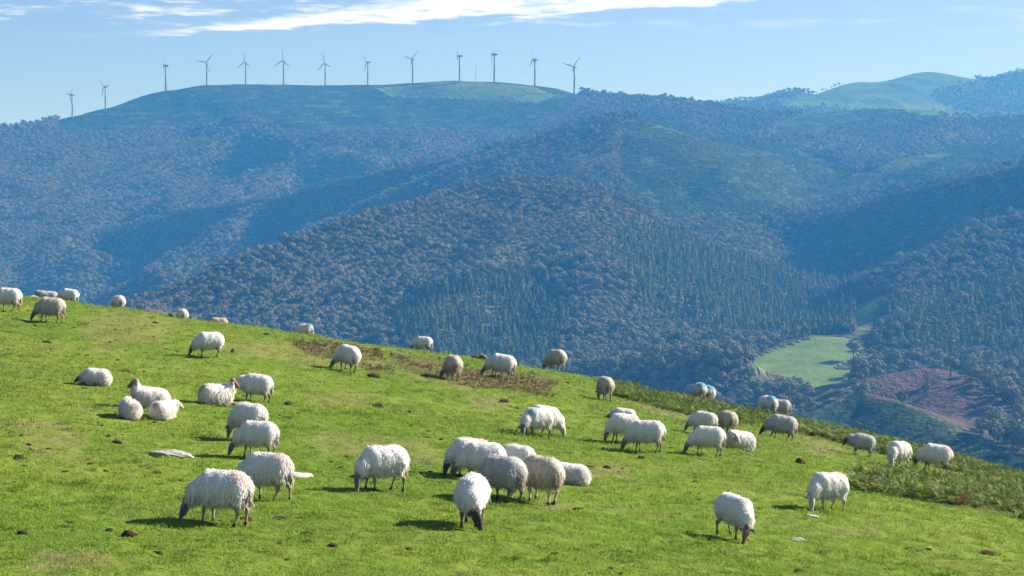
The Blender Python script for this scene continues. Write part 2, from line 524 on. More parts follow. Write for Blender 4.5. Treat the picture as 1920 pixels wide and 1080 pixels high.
_TH = np.linspace(-21, 21, 540) * math.pi / 180
_HR = np.concatenate([np.linspace(120, 600, 30, endpoint=False), np.arange(600, 1150, 7.0), np.arange(1150, 2750, 6.5), np.arange(2750, 3500, 9.0), np.arange(3500, 4900, 20.0), np.linspace(4900, 6200, 12)])


def build_hills():
    T, R = np.meshgrid(_TH, _HR)
    X = R * np.sin(T); Y = R * np.cos(T)
    Z = ridge_height(X, Y)
    V = np.stack([X, Y, Z], -1).reshape(-1, 3)
    nr, nt = X.shape
    i = np.arange(nr * nt).reshape(nr, nt)
    Q = np.stack([i[:-1, :-1], i[1:, :-1], i[1:, 1:], i[:-1, 1:]], -1).reshape(-1, 4)[:, ::-1]
    m = new_mesh('hills', V, Q, [MAT['hills']])
    kinds = hill_kinds(X, Y, Z)
    kinds = {k: v.astype(float) for k, v in kinds.items()}
    kinds['heath'] = np.maximum(kinds['heath'], kinds['grass'] * (Y > 2000))
    kinds['grass'] *= np.where(Y > 2000, np.clip(.50 + .5 * fbm(X / 70, Y / 70, 4, 97), .1, .9), 1)
    for k, v in kinds.items(): attr(m, k, v.ravel())
    o = link('hills', m)
    tag(o, 'wooded hillsides and heath ridges across the valley', kind='structure')
    return X, Y, Z


def hill_kinds(X, Y, Z):
    px, py = project(X, Y, Z)
    w = 9 * fbm(X / 45, Y / 45, 3, 91)
    r = {}
    for k, L in HILL_TYPES.items():
        m = np.zeros(X.shape, bool)
        for poly, a, b in L:
            m |= in_poly(px + w, py + .5 * w * (k != 'grass'), poly) & (Y > a) & (Y < b)
        r[k] = m
    return r


# ------------------------------------------------------------------ materials
MAT = {}


def make_materials():
    # pasture turf
    k = Mat('pasture_turf'); p = k.pos()
    big = k.noise(p, .16, 4); mid = k.noise(p, 1.1, 4, .6); fine = k.noise(p, 9, 4, .65)
    c = k.mix(k.ramp(big, .35, .65), (.085, .135, .016), (.12, .16, .021))
    c = k.mix(k.math('MULTIPLY', k.ramp(mid, .48, .72), .6), c, (.12, .135, .030))
    c = k.mix(k.math('MULTIPLY', k.ramp(fine, .52, .75), .7), c, (.035, .065, .010))
    dirt = k.ramp(k.noise(p, 2.6, 5, .65, (1, 1.6, 1)), .64, .72)
    c = k.mix(k.math('MULTIPLY', dirt, .75), c, (.085, .062, .034))
    dry = k.math('MULTIPLY', k.attr('dry').outputs['Fac'], k.ramp(k.noise(p, 3.2, 6, .7), .42, .58))
    c = k.mix(k.math('MULTIPLY', dry, .65), c, (.16, .125, .062))
    c = k.mix(k.math('MULTIPLY', k.attr('fern').outputs['Fac'], .8), c, (.06, .055, .025))
    MAT['pasture'] = k.surface(c, .95, .05, normal=k.bump(k.math('ADD', fine, k.math('MULTIPLY', mid, .8)), .8, .05))
    # grass blades
    k = Mat('grass_blades'); p = k.pos()
    rnd = k.n('ShaderNodeObjectInfo').outputs['Random']
    big = k.noise(p, .16, 4)
    c = k.mix(k.ramp(big, .35, .65), (.20, .335, .030), (.265, .37, .040))
    c = k.mix(k.math('MULTIPLY', k.ramp(k.noise(p, 1.1, 4, .6), .48, .72), .6), c, (.185, .20, .040))
    c = k.mix(k.math('MULTIPLY', k.ramp(k.noise(p, .5, 5, .65, (1, 2.2, 1)), .50, .64), .85), c, (.095, .15, .022))
    c = k.mix(k.math('MULTIPLY', rnd, .75), c, (.105, .18, .02))
    c = k.mix(k.math('MULTIPLY', k.attr('dryness', 'INSTANCER').outputs['Fac'], .8), c, (.30, .25, .11))
    MAT['grass'] = k.surface(c, .8, .15, .35)
    # hills
    k = Mat('hill_ground'); p = k.pos()
    n1 = k.noise(p, .012, 5, .6); n2 = k.noise(p, .05, 5, .65); n3 = k.noise(p, .22, 4, .6)
    floor = k.mix(n2, (.055, .056, .034), (.095, .088, .058))
    heath = k.mix(k.ramp(n2, .38, .62), (.013, .026, .010), (.031, .048, .016))
    heath = k.mix(k.ramp(n3, .5, .7), heath, (.011, .018, .008))
    heath = k.mix(k.math('MULTIPLY', k.ramp(k.noise(p, .03, 4, .6, (1, 1, 6)), .55, .64), .9), heath, (.062, .090, .030))
    grass = k.mix(k.ramp(n2, .3, .7), (.074, .124, .028), (.118, .161, .040))
    brk = k.mix(k.ramp(n3, .35, .7), (.095, .058, .056), (.052, .042, .036))
    c = k.mix(k.attr('heath').outputs['Fac'], floor, heath)
    c = k.mix(k.attr('grass').outputs['Fac'], c, grass)
    c = k.mix(k.attr('bracken').outputs['Fac'], c, brk)
    MAT['hills'] = k.surface(c, .95, .03, normal=k.bump(k.math('MULTIPLY', k.math('ADD', n2, k.math('MULTIPLY', n3, .7)), k.math('SUBTRACT', 1.0, k.math('MULTIPLY', k.attr('grass').outputs['Fac'], .85))), 1.0, 7.0))
    # tree crowns
    def crown(name, cols, translucent):
        k = Mat(name)
        rnd = k.n('ShaderNodeObjectInfo').outputs['Random']
        q = k.n('ShaderNodeValToRGB'); k.l(rnd, q.inputs[0]); q.color_ramp.interpolation = 'LINEAR'
        el = q.color_ramp.elements
        while len(el) < len(cols): el.new(.5)
        for i, (pos, cc) in enumerate(cols): el[i].position = pos; el[i].color = cc + (1,)
        c = k.mix(k.ramp(k.noise(k.coord('Object'), 1.2, 2), .35, .65, 0, .45), q.outputs[0], (.05, .045, .03))
        return k.surface(c, .9, .05, translucent)
    MAT['bare_crown'] = crown('bare_crown', [(0, (.225, .205, .17)), (.3, (.20, .20, .15)), (.6, (.225, .21, .165)), (.85, (.175, .195, .11)), (1, (.14, .175, .085))], .06)
    MAT['oak_crown'] = crown('oak_crown', [(0, (.11, .15, .06)), (.5, (.17, .18, .08)), (1, (.20, .185, .11))], .08)
    MAT['pine_crown'] = crown('pine_crown', [(0, (.085, .135, .05)), (.5, (.12, .16, .06)), (1, (.155, .17, .075))], .06)
    k = Mat('bark'); MAT['bark'] = k.surface(k.mix(k.noise(k.coord('Object'), 3, 4), (.05, .04, .03), (.12, .10, .085)), .95, .05)
    # turbines
    k = Mat('turbine_paint'); MAT['turbine'] = k.surface(k.mix(k.noise(k.coord('Object'), .5, 3), (.10, .11, .12), (.13, .14, .15)), .6, .2)
    k = Mat('mast_steel'); MAT['steel'] = k.surface(k.mix(k.noise(k.coord('Object'), .5, 3), (.35, .32, .32), (.45, .42, .42)), .5, .4)
    # stone and earth
    k = Mat('limestone'); o = k.coord('Object')
    s = k.mix(k.ramp(k.noise(o, 5, 6, .65), .35, .65), (.42, .40, .37), (.20, .19, .175))
    s = k.mix(k.ramp(k.noise(o, 14, 4, .6), .58, .7), s, (.10, .10, .075))
    MAT['stone'] = k.surface(s, .9, .15, normal=k.bump(k.noise(o, 16, 6, .7), .7, .03))
    k = Mat('pale_stone'); o = k.coord('Object')
    s = k.mix(k.ramp(k.noise(o, 6, 6, .65), .4, .7), (.52, .49, .44), (.27, .25, .22))
    MAT['pale_stone'] = k.surface(s, .9, .15, normal=k.bump(k.noise(o, 16, 6, .7), .6, .03))
    k = Mat('dark_stone'); o = k.coord('Object')
    MAT['dark_stone'] = k.surface(k.mix(k.ramp(k.noise(o, 7, 6, .65), .4, .65), (.05, .05, .045), (.16, .15, .13)), .9, .15, normal=k.bump(k.noise(o, 16, 6, .7), .8, .04))
    k = Mat('earth'); o = k.coord('Object')
    MAT['earth'] = k.surface(k.mix(k.ramp(k.noise(o, 18, 5, .7), .35, .7), (.028, .018, .011), (.10, .06, .035)), .95, .05, normal=k.bump(k.noise(o, 30, 5, .7), 1, .02))
    # ferns
    k = Mat('green_fern'); rnd = k.n('ShaderNodeObjectInfo').outputs['Random']
    c = k.mix(rnd, (.085, .145, .018), (.175, .22, .038)); c = k.mix(k.ramp(rnd, .90, .98), c, (.15, .095, .04))
    MAT['fern'] = k.surface(c, .75, .2, .3)
    k = Mat('withered_fern'); rnd = k.n('ShaderNodeObjectInfo').outputs['Random']
    c = k.mix(rnd, (.25, .16, .095), (.15, .11, .065)); c = k.mix(k.ramp(rnd, .6, .8), c, (.13, .15, .04))
    MAT['brown_fern'] = k.surface(c, .85, .1, .2)
    # sheep: fleece in several states
    def fleece(name, a, b, mark=None, where=None, amount=.8):
        k = Mat(name); o = k.coord('Object')
        c = k.mix(k.ramp(k.noise(o, 6, 4, .6), .35, .65), a, b)
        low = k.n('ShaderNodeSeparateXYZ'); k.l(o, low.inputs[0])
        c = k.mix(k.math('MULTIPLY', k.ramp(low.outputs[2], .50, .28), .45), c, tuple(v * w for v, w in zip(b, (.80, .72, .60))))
        # stained wool under the tail
        d = k.n('ShaderNodeVectorMath', operation='DISTANCE'); k.l(o, d.inputs[0]); d.inputs[1].default_value = (-.52, 0, .42)
        c = k.mix(k.math('MULTIPLY', k.ramp(d.outputs['Value'], .20, .06), .6), c, (.20, .14, .08))
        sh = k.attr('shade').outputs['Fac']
        if mark:
            d = k.n('ShaderNodeVectorMath', operation='DISTANCE'); k.l(o, d.inputs[0]); d.inputs[1].default_value = where[:3]
            f = k.ramp(d.outputs['Value'], where[3], where[3] * .45)
            f = k.math('MULTIPLY', f, k.ramp(k.noise(o, 9, 3), .3, .5, .5, 1))
            c = k.mix(k.math('MULTIPLY', f, amount), c, mark)
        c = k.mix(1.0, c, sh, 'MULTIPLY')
        return k.surface(c, .95, .05, .12)
    W, WC = (.77, .745, .70), (.71, .675, .62)
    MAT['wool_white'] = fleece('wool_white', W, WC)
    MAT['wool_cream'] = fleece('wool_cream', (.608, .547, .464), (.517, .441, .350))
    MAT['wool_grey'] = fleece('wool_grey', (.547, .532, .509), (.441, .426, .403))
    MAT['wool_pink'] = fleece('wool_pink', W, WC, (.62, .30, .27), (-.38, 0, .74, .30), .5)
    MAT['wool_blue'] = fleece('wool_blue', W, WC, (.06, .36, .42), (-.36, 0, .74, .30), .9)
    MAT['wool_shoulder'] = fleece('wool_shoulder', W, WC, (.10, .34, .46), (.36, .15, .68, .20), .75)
    def skin(name, face, nose, leg):
        k = Mat(name); o = k.coord('Object')
        n = k.noise(o, 14, 3)
        c = k.mix(k.attr('head').outputs['Fac'], k.mix(n, leg, tuple(v * .7 for v in leg)), k.mix(k.ramp(n, .3, .7), face, nose))
        c = k.mix(k.attr('wool').outputs['Fac'], c, (.62, .58, .52))
        c = k.mix(k.attr('hoof').outputs['Fac'], c, (.03, .025, .02))
        return k.surface(c, .8, .15)
    MAT['skin_dark'] = skin('skin_dark', (.075, .06, .052), (.045, .04, .036), (.15, .115, .085))
    MAT['skin_grey'] = skin('skin_grey', (.19, .175, .16), (.09, .08, .075), (.27, .22, .17))
    MAT['skin_tan'] = skin('skin_tan', (.24, .145, .085), (.15, .09, .055), (.27, .19, .125))
    MAT['skin_pale'] = skin('skin_pale', (.55, .49, .42), (.32, .27, .23), (.52, .43, .33))
    k = Mat('horn'); MAT['horn'] = k.surface(k.mix(k.noise(k.coord('Object'), 40, 3), (.36, .25, .14), (.24, .16, .09)), .55, .35)
    k = Mat('eye'); MAT['eye'] = k.surface((.02, .015, .01), .2, .5)


make_materials()
build_pasture()
HX, HY, HZ = build_hills()


# ------------------------------------------------------------------ haze over the valley
def build_haze():
    lo = np.array([-2700, -260, -460.0]); hi = np.array([2700, 6300, 178.0])
    V = [(x, y, z) for z in (lo[2], hi[2]) for y in (lo[1], hi[1]) for x in (lo[0], hi[0])]
    Fc = [(0, 2, 3, 1), (4, 5, 7, 6), (0, 1, 5, 4), (2, 6, 7, 3), (0, 4, 6, 2), (1, 3, 7, 5)]
    k = Mat('valley_haze')
    pv = k.n('ShaderNodeVolumePrincipled')
    pv.inputs['Color'].default_value = HAZE_COLOR
    pv.inputs['Density'].default_value = HAZE_DENSITY
    pv.inputs['Anisotropy'].default_value = .15
    pv.inputs['Absorption Color'].default_value = HAZE_ABSORB
    k.l(pv.outputs[0], k.out.inputs['Volume'])
    o = link('haze', new_mesh('haze', V, Fc, [k.m], False))
    tag(o, kind='stuff')


build_haze()


# ------------------------------------------------------------------ trees
def quad_cloud(C, Nn, size, r, aspect=.75):
    """one leaf-spray quad for every centre"""
    n = len(C)
    Nn = Nn / np.linalg.norm(Nn, axis=1, keepdims=True)
    a = r.normal(size=(n, 3)); u = np.cross(Nn, a); u /= np.linalg.norm(u, axis=1, keepdims=True)
    v = np.cross(Nn, u)
    s = np.asarray(size).reshape(-1, 1) * .5
    bend = Nn * s * .25
    P = np.stack([C + u * s, C + v * s * aspect + bend, C - u * s, C - v * s * aspect - bend], 1)
    return P.reshape(-1, 3), np.arange(4 * n).reshape(n, 4)


def tube(pts, rad, sides=6):
    pts = [Vector(p) for p in pts]; V = []; Q = []
    for i, p in enumerate(pts):
        d = (pts[min(i + 1, len(pts) - 1)] - pts[max(i - 1, 0)]).normalized()
        a = d.orthogonal().normalized(); b = d.cross(a)
        for k in range(sides):
            t = 2 * math.pi * k / sides
            V.append(tuple(p + (a * math.cos(t) + b * math.sin(t)) * rad[i]))
    for i in range(len(pts) - 1):
        for k in range(sides):
            Q.append((i * sides + k, i * sides + (k + 1) % sides, (i + 1) * sides + (k + 1) % sides, (i + 1) * sides + k))
    c0 = len(V); V.append(tuple(pts[0])); V.append(tuple(pts[-1] + (pts[-1] - pts[-2]).normalized() * rad[-1] * .6))
    T = []
    for k in range(sides):
        T.append((c0, (k + 1) % sides, k)); e = (len(pts) - 1) * sides
        T.append((c0 + 1, e + k, e + (k + 1) % sides))
    return V, Q + T


def merge(parts):
    V = []; Fc = []
    for v, f in parts:
        o = len(V); V += [tuple(q) for q in v]; Fc += [tuple(int(i) + o for i in q) for q in f]
    return V, Fc


def broadleaf(seed, H=8.0, Rr=3.2, lobes=10, per=60, leaf=.9):
    r = np.random.default_rng(seed)
    C = []; Nn = []; S = []
    limb = []
    top = H - Rr * .8
    for i in range(lobes):
        t = 2 * math.pi * (i * .382 + r.uniform(-.1, .1)); e = r.uniform(-.35, 1.0)
        e = e if i else 1.2
        q = np.array([math.cos(t) * math.cos(e), math.sin(t) * math.cos(e), math.sin(e) * .85]) * Rr * r.uniform(.5, .68)
        c = q + [0, 0, top]
        limb.append(c)
        lr = Rr * r.uniform(.38, .52)
        d = r.normal(size=(per, 3)); d /= np.linalg.norm(d, axis=1, keepdims=True)
        d[:, 2] = np.where(d[:, 2] < -.4, -d[:, 2], d[:, 2])
        C.append(c + d * lr * r.uniform(.75, 1.08, (per, 1)) * [1, 1, .85]); Nn.append(d + .28 * r.normal(size=d.shape)); S.append(r.uniform(.6, 1.25, per) * leaf)
    crown = quad_cloud(np.concatenate(C), np.concatenate(Nn), np.concatenate(S), r)
    j = r.uniform(-.3, .3, 2)
    parts = [tube([(0, 0, -.8), (j[0] * .3, j[1] * .3, H * .25), (j[0], j[1], H * .62)], [.26, .2, .1])]
    for c in limb[:6]:
        parts.append(tube([(j[0] * .4, j[1] * .4, H * .28), tuple(np.array([c[0] * .5, c[1] * .5, (H * .28 + c[2]) * .5])), tuple(c)], [.12, .08, .03], 4))
    return merge(parts), crown


def conifer(seed, H=11.0, Rr=2.3, n=280):
    r = np.random.default_rng(seed)
    h = r.uniform(.12, 1.0, n) ** .9
    rad = Rr * (1 - h) ** .85 * r.uniform(.55, 1.1, n) + .12
    t = r.uniform(0, 2 * math.pi, n)
    C = np.stack([rad * np.cos(t), rad * np.sin(t), h * H], 1)
    Nn = np.stack([np.cos(t) * .7, np.sin(t) * .7, np.full(n, .75)], 1) + .3 * r.normal(size=(n, 3))
    crown = quad_cloud(C, Nn, (.65 + .85 * (1 - h)) * r.uniform(.7, 1.25, n), r, .6)
    return merge([tube([(0, 0, -.8), (0, 0, H * .5), (0, 0, H * .97)], [.22, .13, .03], 5)]), crown


def tree_meshes(tag_, make, seed, crown_mat, **kw):
    (tv, tf), (cv, cf) = make(seed, **kw)
    trunk = new_mesh(tag_ + '_trunk', tv, tf, [MAT['bark']])
    crown = new_mesh(tag_ + '_crown', cv, cf, [crown_mat], False)
    V, Fc = merge([(tv, tf), (cv.tolist(), cf.tolist())])
    both = new_mesh(tag_, V, Fc, [MAT['bark'], crown_mat], False, [0] * len(tf) + [1] * len(cf))
    return trunk, crown, both


KIND = {}
KIND['bare'] = [tree_meshes('bare_tree', broadleaf, 100 + i, MAT['bare_crown'], H=h, Rr=q, leaf=.62) for i, (h, q) in enumerate(((8.2, 3.2), (9, 3.6), (7, 2.9), (8.5, 3.0)))]
KIND['oak'] = [tree_meshes('oak_tree', broadleaf, 200 + i, MAT['oak_crown'], H=h, Rr=q, leaf=.70) for i, (h, q) in enumerate(((8.0, 3.4), (7, 3.1)))]
KIND['pine'] = [tree_meshes('pine_tree', conifer, 300 + i, MAT['pine_crown'], H=h, Rr=q) for i, (h, q) in enumerate(((10.0, 2.9), (9, 2.8), (11, 2.7)))]

PINES = [([(1180, 400), (1280, 445), (1420, 500), (1560, 515), (1630, 540), (1650, 600), (1560, 640), (1400, 640), (1300, 630), (1200, 580), (1140, 480)], .9),
         ([(790, 560), (880, 520), (1010, 520), (1060, 600), (1060, 700), (780, 690), (740, 620)], 1.0),
         ([(1640, 580), (1720, 540), (1940, 520), (1940, 720), (1800, 690), (1660, 660)], .6)]


def place_trees():
    elev = HZ / np.hypot(HX, HY)
    run = np.maximum.accumulate(elev, 0)
    run = np.vstack([np.full((1, run.shape[1]), -9.0), run[:-1]])
    P = []
    for a, b, s in ((640, 1260, 4.7), (1260, 1900, 4.3), (1900, 2700, 5.2), (2700, 3500, 6.4), (3500, 5000, 9)):
        n = int(b * math.sin(.29) / s) + 1
        gx, gy = np.meshgrid(np.arange(-n, n + 1) * s, np.arange(a * .95, b, s))
        gx = gx + rng.uniform(-.48, .48, gx.shape) * s; gy = gy + rng.uniform(-.48, .48, gy.shape) * s
        r = np.hypot(gx, gy); k = (r >= a) & (r < b) & (np.abs(np.arctan2(gx, gy)) < .275)
        P.append(np.stack([gx[k], gy[k]], 1))
    P = np.concatenate(P)
    X, Y = P[:, 0], P[:, 1]
    Z = ridge_height(X, Y)
    r = np.hypot(X, Y)
    ti = np.clip(np.round((np.arctan2(X, Y) - _TH[0]) / (_TH[1] - _TH[0])).astype(int), 0, len(_TH) - 1)
    ri = np.clip(np.searchsorted(_HR, r) - 1, 0, len(_HR) - 1)
    vis = (Z + 16) / r > run[ri, ti]
    cr = np.interp(960 + F * X / Y, CREST[:, 0], CREST[:, 1])
    px, py = project(X, Y, Z); px2, py2 = project(X, Y, Z + 12)
    vis &= py2 < cr + 45
    kinds = hill_kinds(X, Y, Z)
    w = fbm(X / 120, Y / 120, 3, 131)
    gap = fbm(X / 48, Y / 48, 3, 141)
    dens = np.where(gap > .38, .45, 1.0)
    dens = np.where(kinds['heath'], np.where(Y < 950, .22, np.where(Y < 2700, .60, np.where(Y < 3150, .05, 0))), dens)
    dens = np.where(kinds['grass'], 0.002 * (Y > 2000), dens)
    dens = np.where(kinds['bracken'], .012, dens)
    open_ground = [([(1412, 676), (1450, 652), (1530, 626), (1620, 630), (1645, 655), (1600, 672), (1600, 720), (1590, 765), (1545, 765), (1520, 730), (1478, 708), (1412, 696)], 1330),
                   ([(1655, 705), (1740, 682), (1775, 690), (1812, 708), (1855, 738), (1895, 780), (1800, 770), (1690, 752)], 1040), ([(1600, 615), (1608, 575), (1655, 552), (1675, 562), (1640, 610)], 1450)]
    for poly, far in open_ground:
        for hh in (0, 4, 9):
            qx, qy = project(X, Y, Z + hh)
            dens = np.where(in_poly(qx, qy, poly) & (Y < far), dens * (.03 if far < 1100 else 0), dens)
    keep = vis & (rng.uniform(size=len(X)) < dens)
    X, Y, Z, px, py, w, r, cr = (q[keep] for q in (X, Y, Z, px, py, w, r, cr))
    hk = {k: v[keep] for k, v in kinds.items()}
    u = rng.uniform(size=len(X)); kind = np.where(u < np.clip(.30 + .5 * w, .06, .8), 1, 0)
    for poly, pr in PINES:
        inside = in_poly(px + 25 * w, py + 15 * w, poly)
        kind = np.where(inside & (rng.uniform(size=len(X)) < pr), 2, kind)
    small = hk['heath'] | hk['bracken']
    sc = .84 * rng.uniform(.55, 1.30, len(X)) * (1 + .35 * fbm(X / 60, Y / 60, 2, 145)) * np.where(rng.uniform(size=len(X)) < .05, 1.35, 1) * np.where(Y < 1260, 1.1, 1.0)
    sc = np.where(small, sc * rng.uniform(.22, .55, len(X)), sc); kind = np.where(small, 1, kind)
    return X, Y, Z, px, py, kind, sc, r, cr


def copy_thing(meshes, parts, name, loc, rotz, scale, label, cat, group):
    e = bpy.data.objects.new(name, None); COL.objects.link(e)
    e.empty_display_size = .1
    e.location = loc; e.rotation_euler = (0, 0, rotz); e.scale = scale
    for me, pn in zip(meshes, parts):
        link(pn, me, e)
    tag(e, label, cat, group)
    return e


def build_trees():
    X, Y, Z, px, py, kind, sc, r, cr = place_trees()
    near = (px > 1010) & (px < 1560) & (py > 640) & (py < cr + 2) & (Y < 1230) & (py < 790)
    near |= (px > 1650) & (px < 1925) & (py > 560) & (py < 700) & (Y < 1330)
    order = np.nonzero(near)[0]
    app = sc[order] / r[order]
    order = order[np.argsort(-app)][:240]
    solo = np.zeros(len(X), bool); solo[order] = True
    nm = {0: ('bare', 'bare_tree'), 1: ('oak', 'oak_tree'), 2: ('pine', 'pine_tree')}
    text = {(0, 0): 'leafless greyish tree in the wood left of the bright valley meadow', (1, 0): 'dull green leafy tree in the wood left of the bright valley meadow',
            (2, 0): 'dark conifer in the wood left of the bright valley meadow', (0, 1): 'leafless greyish tree on the wooded slope right of the valley meadow',
            (1, 1): 'dull green leafy tree on the wooded slope right of the valley meadow', (2, 1): 'dark conifer on the wooded slope right of the valley meadow'}
    for i in order:
        k, n = nm[int(kind[i])]
        side = int(px[i] > 1600)
        me = KIND[k][int(rng.integers(len(KIND[k])))]
        s = float(sc[i])
        copy_thing(me[:2], ('trunk', 'crown'), n, (X[i], Y[i], Z[i] - .3), float(rng.uniform(0, 6.28)), (s, s, s * float(rng.uniform(.9, 1.12))),
                   text[(int(kind[i]), side)], 'tree', 'trees left of the valley meadow' if side == 0 else 'trees right of the valley meadow')
    g = np.nonzero(~solo)[0]
    protos = [m[2] for m in KIND['bare']] + [m[2] for m in KIND['oak']] + [m[2] for m in KIND['pine']]
    base = np.array([0, 4, 6]); cnt = np.array([4, 2, 3])
    var = base[kind[g]] + rng.integers(0, 100, len(g)) % cnt[kind[g]]
    s = sc[g]
    o = scatter('woodland', np.stack([X[g], Y[g], Z[g] - .3], 1), np.stack([np.zeros(len(g)), np.zeros(len(g)), rng.uniform(0, 6.28, len(g))], 1),
                np.stack([s, s, s * rng.uniform(.85, 1.15, len(g))], 1), var, protos)
    tag(o, 'autumn woodland covering the far hillsides', kind='stuff')
    # trees that stand alone in the photo
    lone = [('oak', 1, (1600, 690), 1240, 1.75, 'large grey tree at the right edge of the bright valley meadow', 'broadleaf_tree'),
            ('pine', 1, (1672, 710), 1120, 1.0, 'small pale upright tree between the valley meadow and the bracken hill', 'conifer_tree'),
            ('oak', 0, (1782, 712), 1005, 1.45, 'dark rounded tree on top of the reddish bracken hill', 'broadleaf_tree'),
            ('pine', 2, (1738, 745), 985, .95, 'dark conical tree on the near face of the bracken hill', 'conifer_tree'),
            ('pine', 0, (1698, 752), 985, .7, 'small conical tree at the foot of the bracken hill', 'conifer_tree'),
            ('bare', 1, (96, 238), 3110, 1.75, 'bare round tree on the skyline left of the leftmost wind turbine', 'broadleaf_tree'),
            ('bare', 0, (70, 240), 3110, 1.5, 'second bare tree on the skyline from the leftmost wind turbine', 'broadleaf_tree'),
            ('oak', 0, (1092, 181), 3160, 1.7, 'dark bush-like tree beside the foot of the rightmost wind turbine', 'broadleaf_tree'),
            ('oak', 1, (1160, 187), 3120, 1.3, 'lone rounded tree on the skyline right of the rightmost wind turbine', 'broadleaf_tree')]
    for k, v, (qx, qy), D, s, lab, name in lone:
        a, b, c = world_pt(qx, qy, D)
        zz = float(ridge_height(np.array([float(a)]), np.array([float(D)]))[0])
        me = KIND[k][v % len(KIND[k])]
        copy_thing(me[:2], ('trunk', 'crown'), name, (float(a), D, zz - .3), random.uniform(0, 6), (s, s, s), lab, 'tree', None)
    print('trees', len(g), len(order))


build_trees()


# ------------------------------------------------------------------ wind turbines
def lathe(profile, sides=14):
    V = []; Q = []
    for r_, z in profile:
        for k in range(sides):
            t = 2 * math.pi * k / sides; V.append((r_ * math.cos(t), r_ * math.sin(t), z))
    n = len(profile)
    for i in range(n - 1):
        for k in range(sides):
            Q.append((i * sides + k, i * sides + (k + 1) % sides, (i + 1) * sides + (k + 1) % sides, (i + 1) * sides + k))
    Q.append(tuple(range((n - 1) * sides, n * sides))); Q.append(tuple(range(sides))[::-1])
    return V, Q


def turbine_meshes():
    V, Q = lathe([(2.3, -3), (2.3, .3), (1.75, .4), (1.5, 20), (1.1, 44)])
    tower = new_mesh('tower', V, Q, [MAT['turbine']])
    # nacelle along +x (rotor side), origin at tower top
    sec = [(-5.5, .9, 1.0), (-5.0, 1.35, 1.5), (0, 1.5, 1.7), (2.2, 1.4, 1.6), (2.8, 1.0, 1.2)]
    V = []; Q = []
    for x, hw, hh in sec:
        for k in range(12):
            t = 2 * math.pi * k / 12; cx, sx = math.cos(t), math.sin(t)
            V.append((x, hw * math.copysign(abs(cx) ** .5, cx), 1.6 + hh * math.copysign(abs(sx) ** .5, sx)))
    for i in range(len(sec) - 1):
        for k in range(12): Q.append((i * 12 + k, (i + 1) * 12 + k, (i + 1) * 12 + (k + 1) % 12, i * 12 + (k + 1) % 12))
    Q.append(tuple(range(12))); Q.append(tuple(range((len(sec) - 1) * 12, len(sec) * 12))[::-1])
    nac = new_mesh('nacelle', V, Q, [MAT['turbine']])
    V, Q = lathe([(1.05, 0), (1.15, .6), (1.0, 1.5), (.6, 2.2), (.15, 2.5)], 12)
    hub = new_mesh('hub', V, Q, [MAT['turbine']]); hub.transform(Matrix.Rotation(math.pi / 2, 4, 'Y'))
    # blade along +z from the hub centre, chord across y
    V = []; Q = []
    for z, ch, th, tw in ((.6, .9, .9, .6), (2.2, 1.1, .8, .5), (4.5, 2.3, .5, .35), (10, 1.7, .34, .18), (16, 1.15, .22, .08), (21, .7, .12, .02), (22.6, .2, .05, 0)):
        for k in range(8):
            t = 2 * math.pi * k / 8
            y = ch * .5 * math.cos(t) + ch * .18; x = th * .5 * math.sin(t)
            V.append((x * math.cos(tw) + y * math.sin(tw), -x * math.sin(tw) + y * math.cos(tw), z))
    for i in range(6):
        for k in range(8): Q.append((i * 8 + k, i * 8 + (k + 1) % 8, (i + 1) * 8 + (k + 1) % 8, (i + 1) * 8 + k))
    Q.append(tuple(range(48, 56))); Q.append(tuple(range(8))[::-1])
    blade = new_mesh('blade', V, Q, [MAT['turbine']])
    return tower, nac, hub, blade


TURBINES = [  # column, row of the foot, row of the hub, yaw of the rotor axis (degrees), rotor phase, words
    (136, 226, 178, 215, 40, 'wind turbine lowest on the left end of the ridge, blades in a raised V'),
    (198, 212, 163, 225, 200, 'second wind turbine from the left, on the sloping shoulder'),
    (311, 175, 123, 190, 150, 'third wind turbine from the left, where the ridge bends up'),
    (388, 161, 117, 262, 38, 'fourth wind turbine from the left, rotor seen broad with one blade level'),
    (461, 160, 117, 235, 0, 'fifth wind turbine from the left, one blade straight up'),
    (532, 160, 114, 238, 2, 'sixth wind turbine from the left, one blade straight up'),
    (610, 162, 119, 235, 350, 'seventh wind turbine from the left, two blades drooping'),
    (690, 162, 117, 215, 325, 'eighth wind turbine from the left, before the ridge starts to rise'),
    (774, 157, 111, 228, 48, 'ninth wind turbine from the left, blades in a wide raised V'),
    (862, 152, 105, 186, 10, 'wind turbine on the highest point of the ridge, just left of the thin mast'),
    (927, 155, 102, 188, 70, 'wind turbine just right of the thin mast'),
    (1003, 163, 112, 200, 355, 'second wind turbine from the right, a long blade straight up'),
    (1077, 178, 125, 225, 45, 'rightmost wind turbine, standing beside dark trees')]


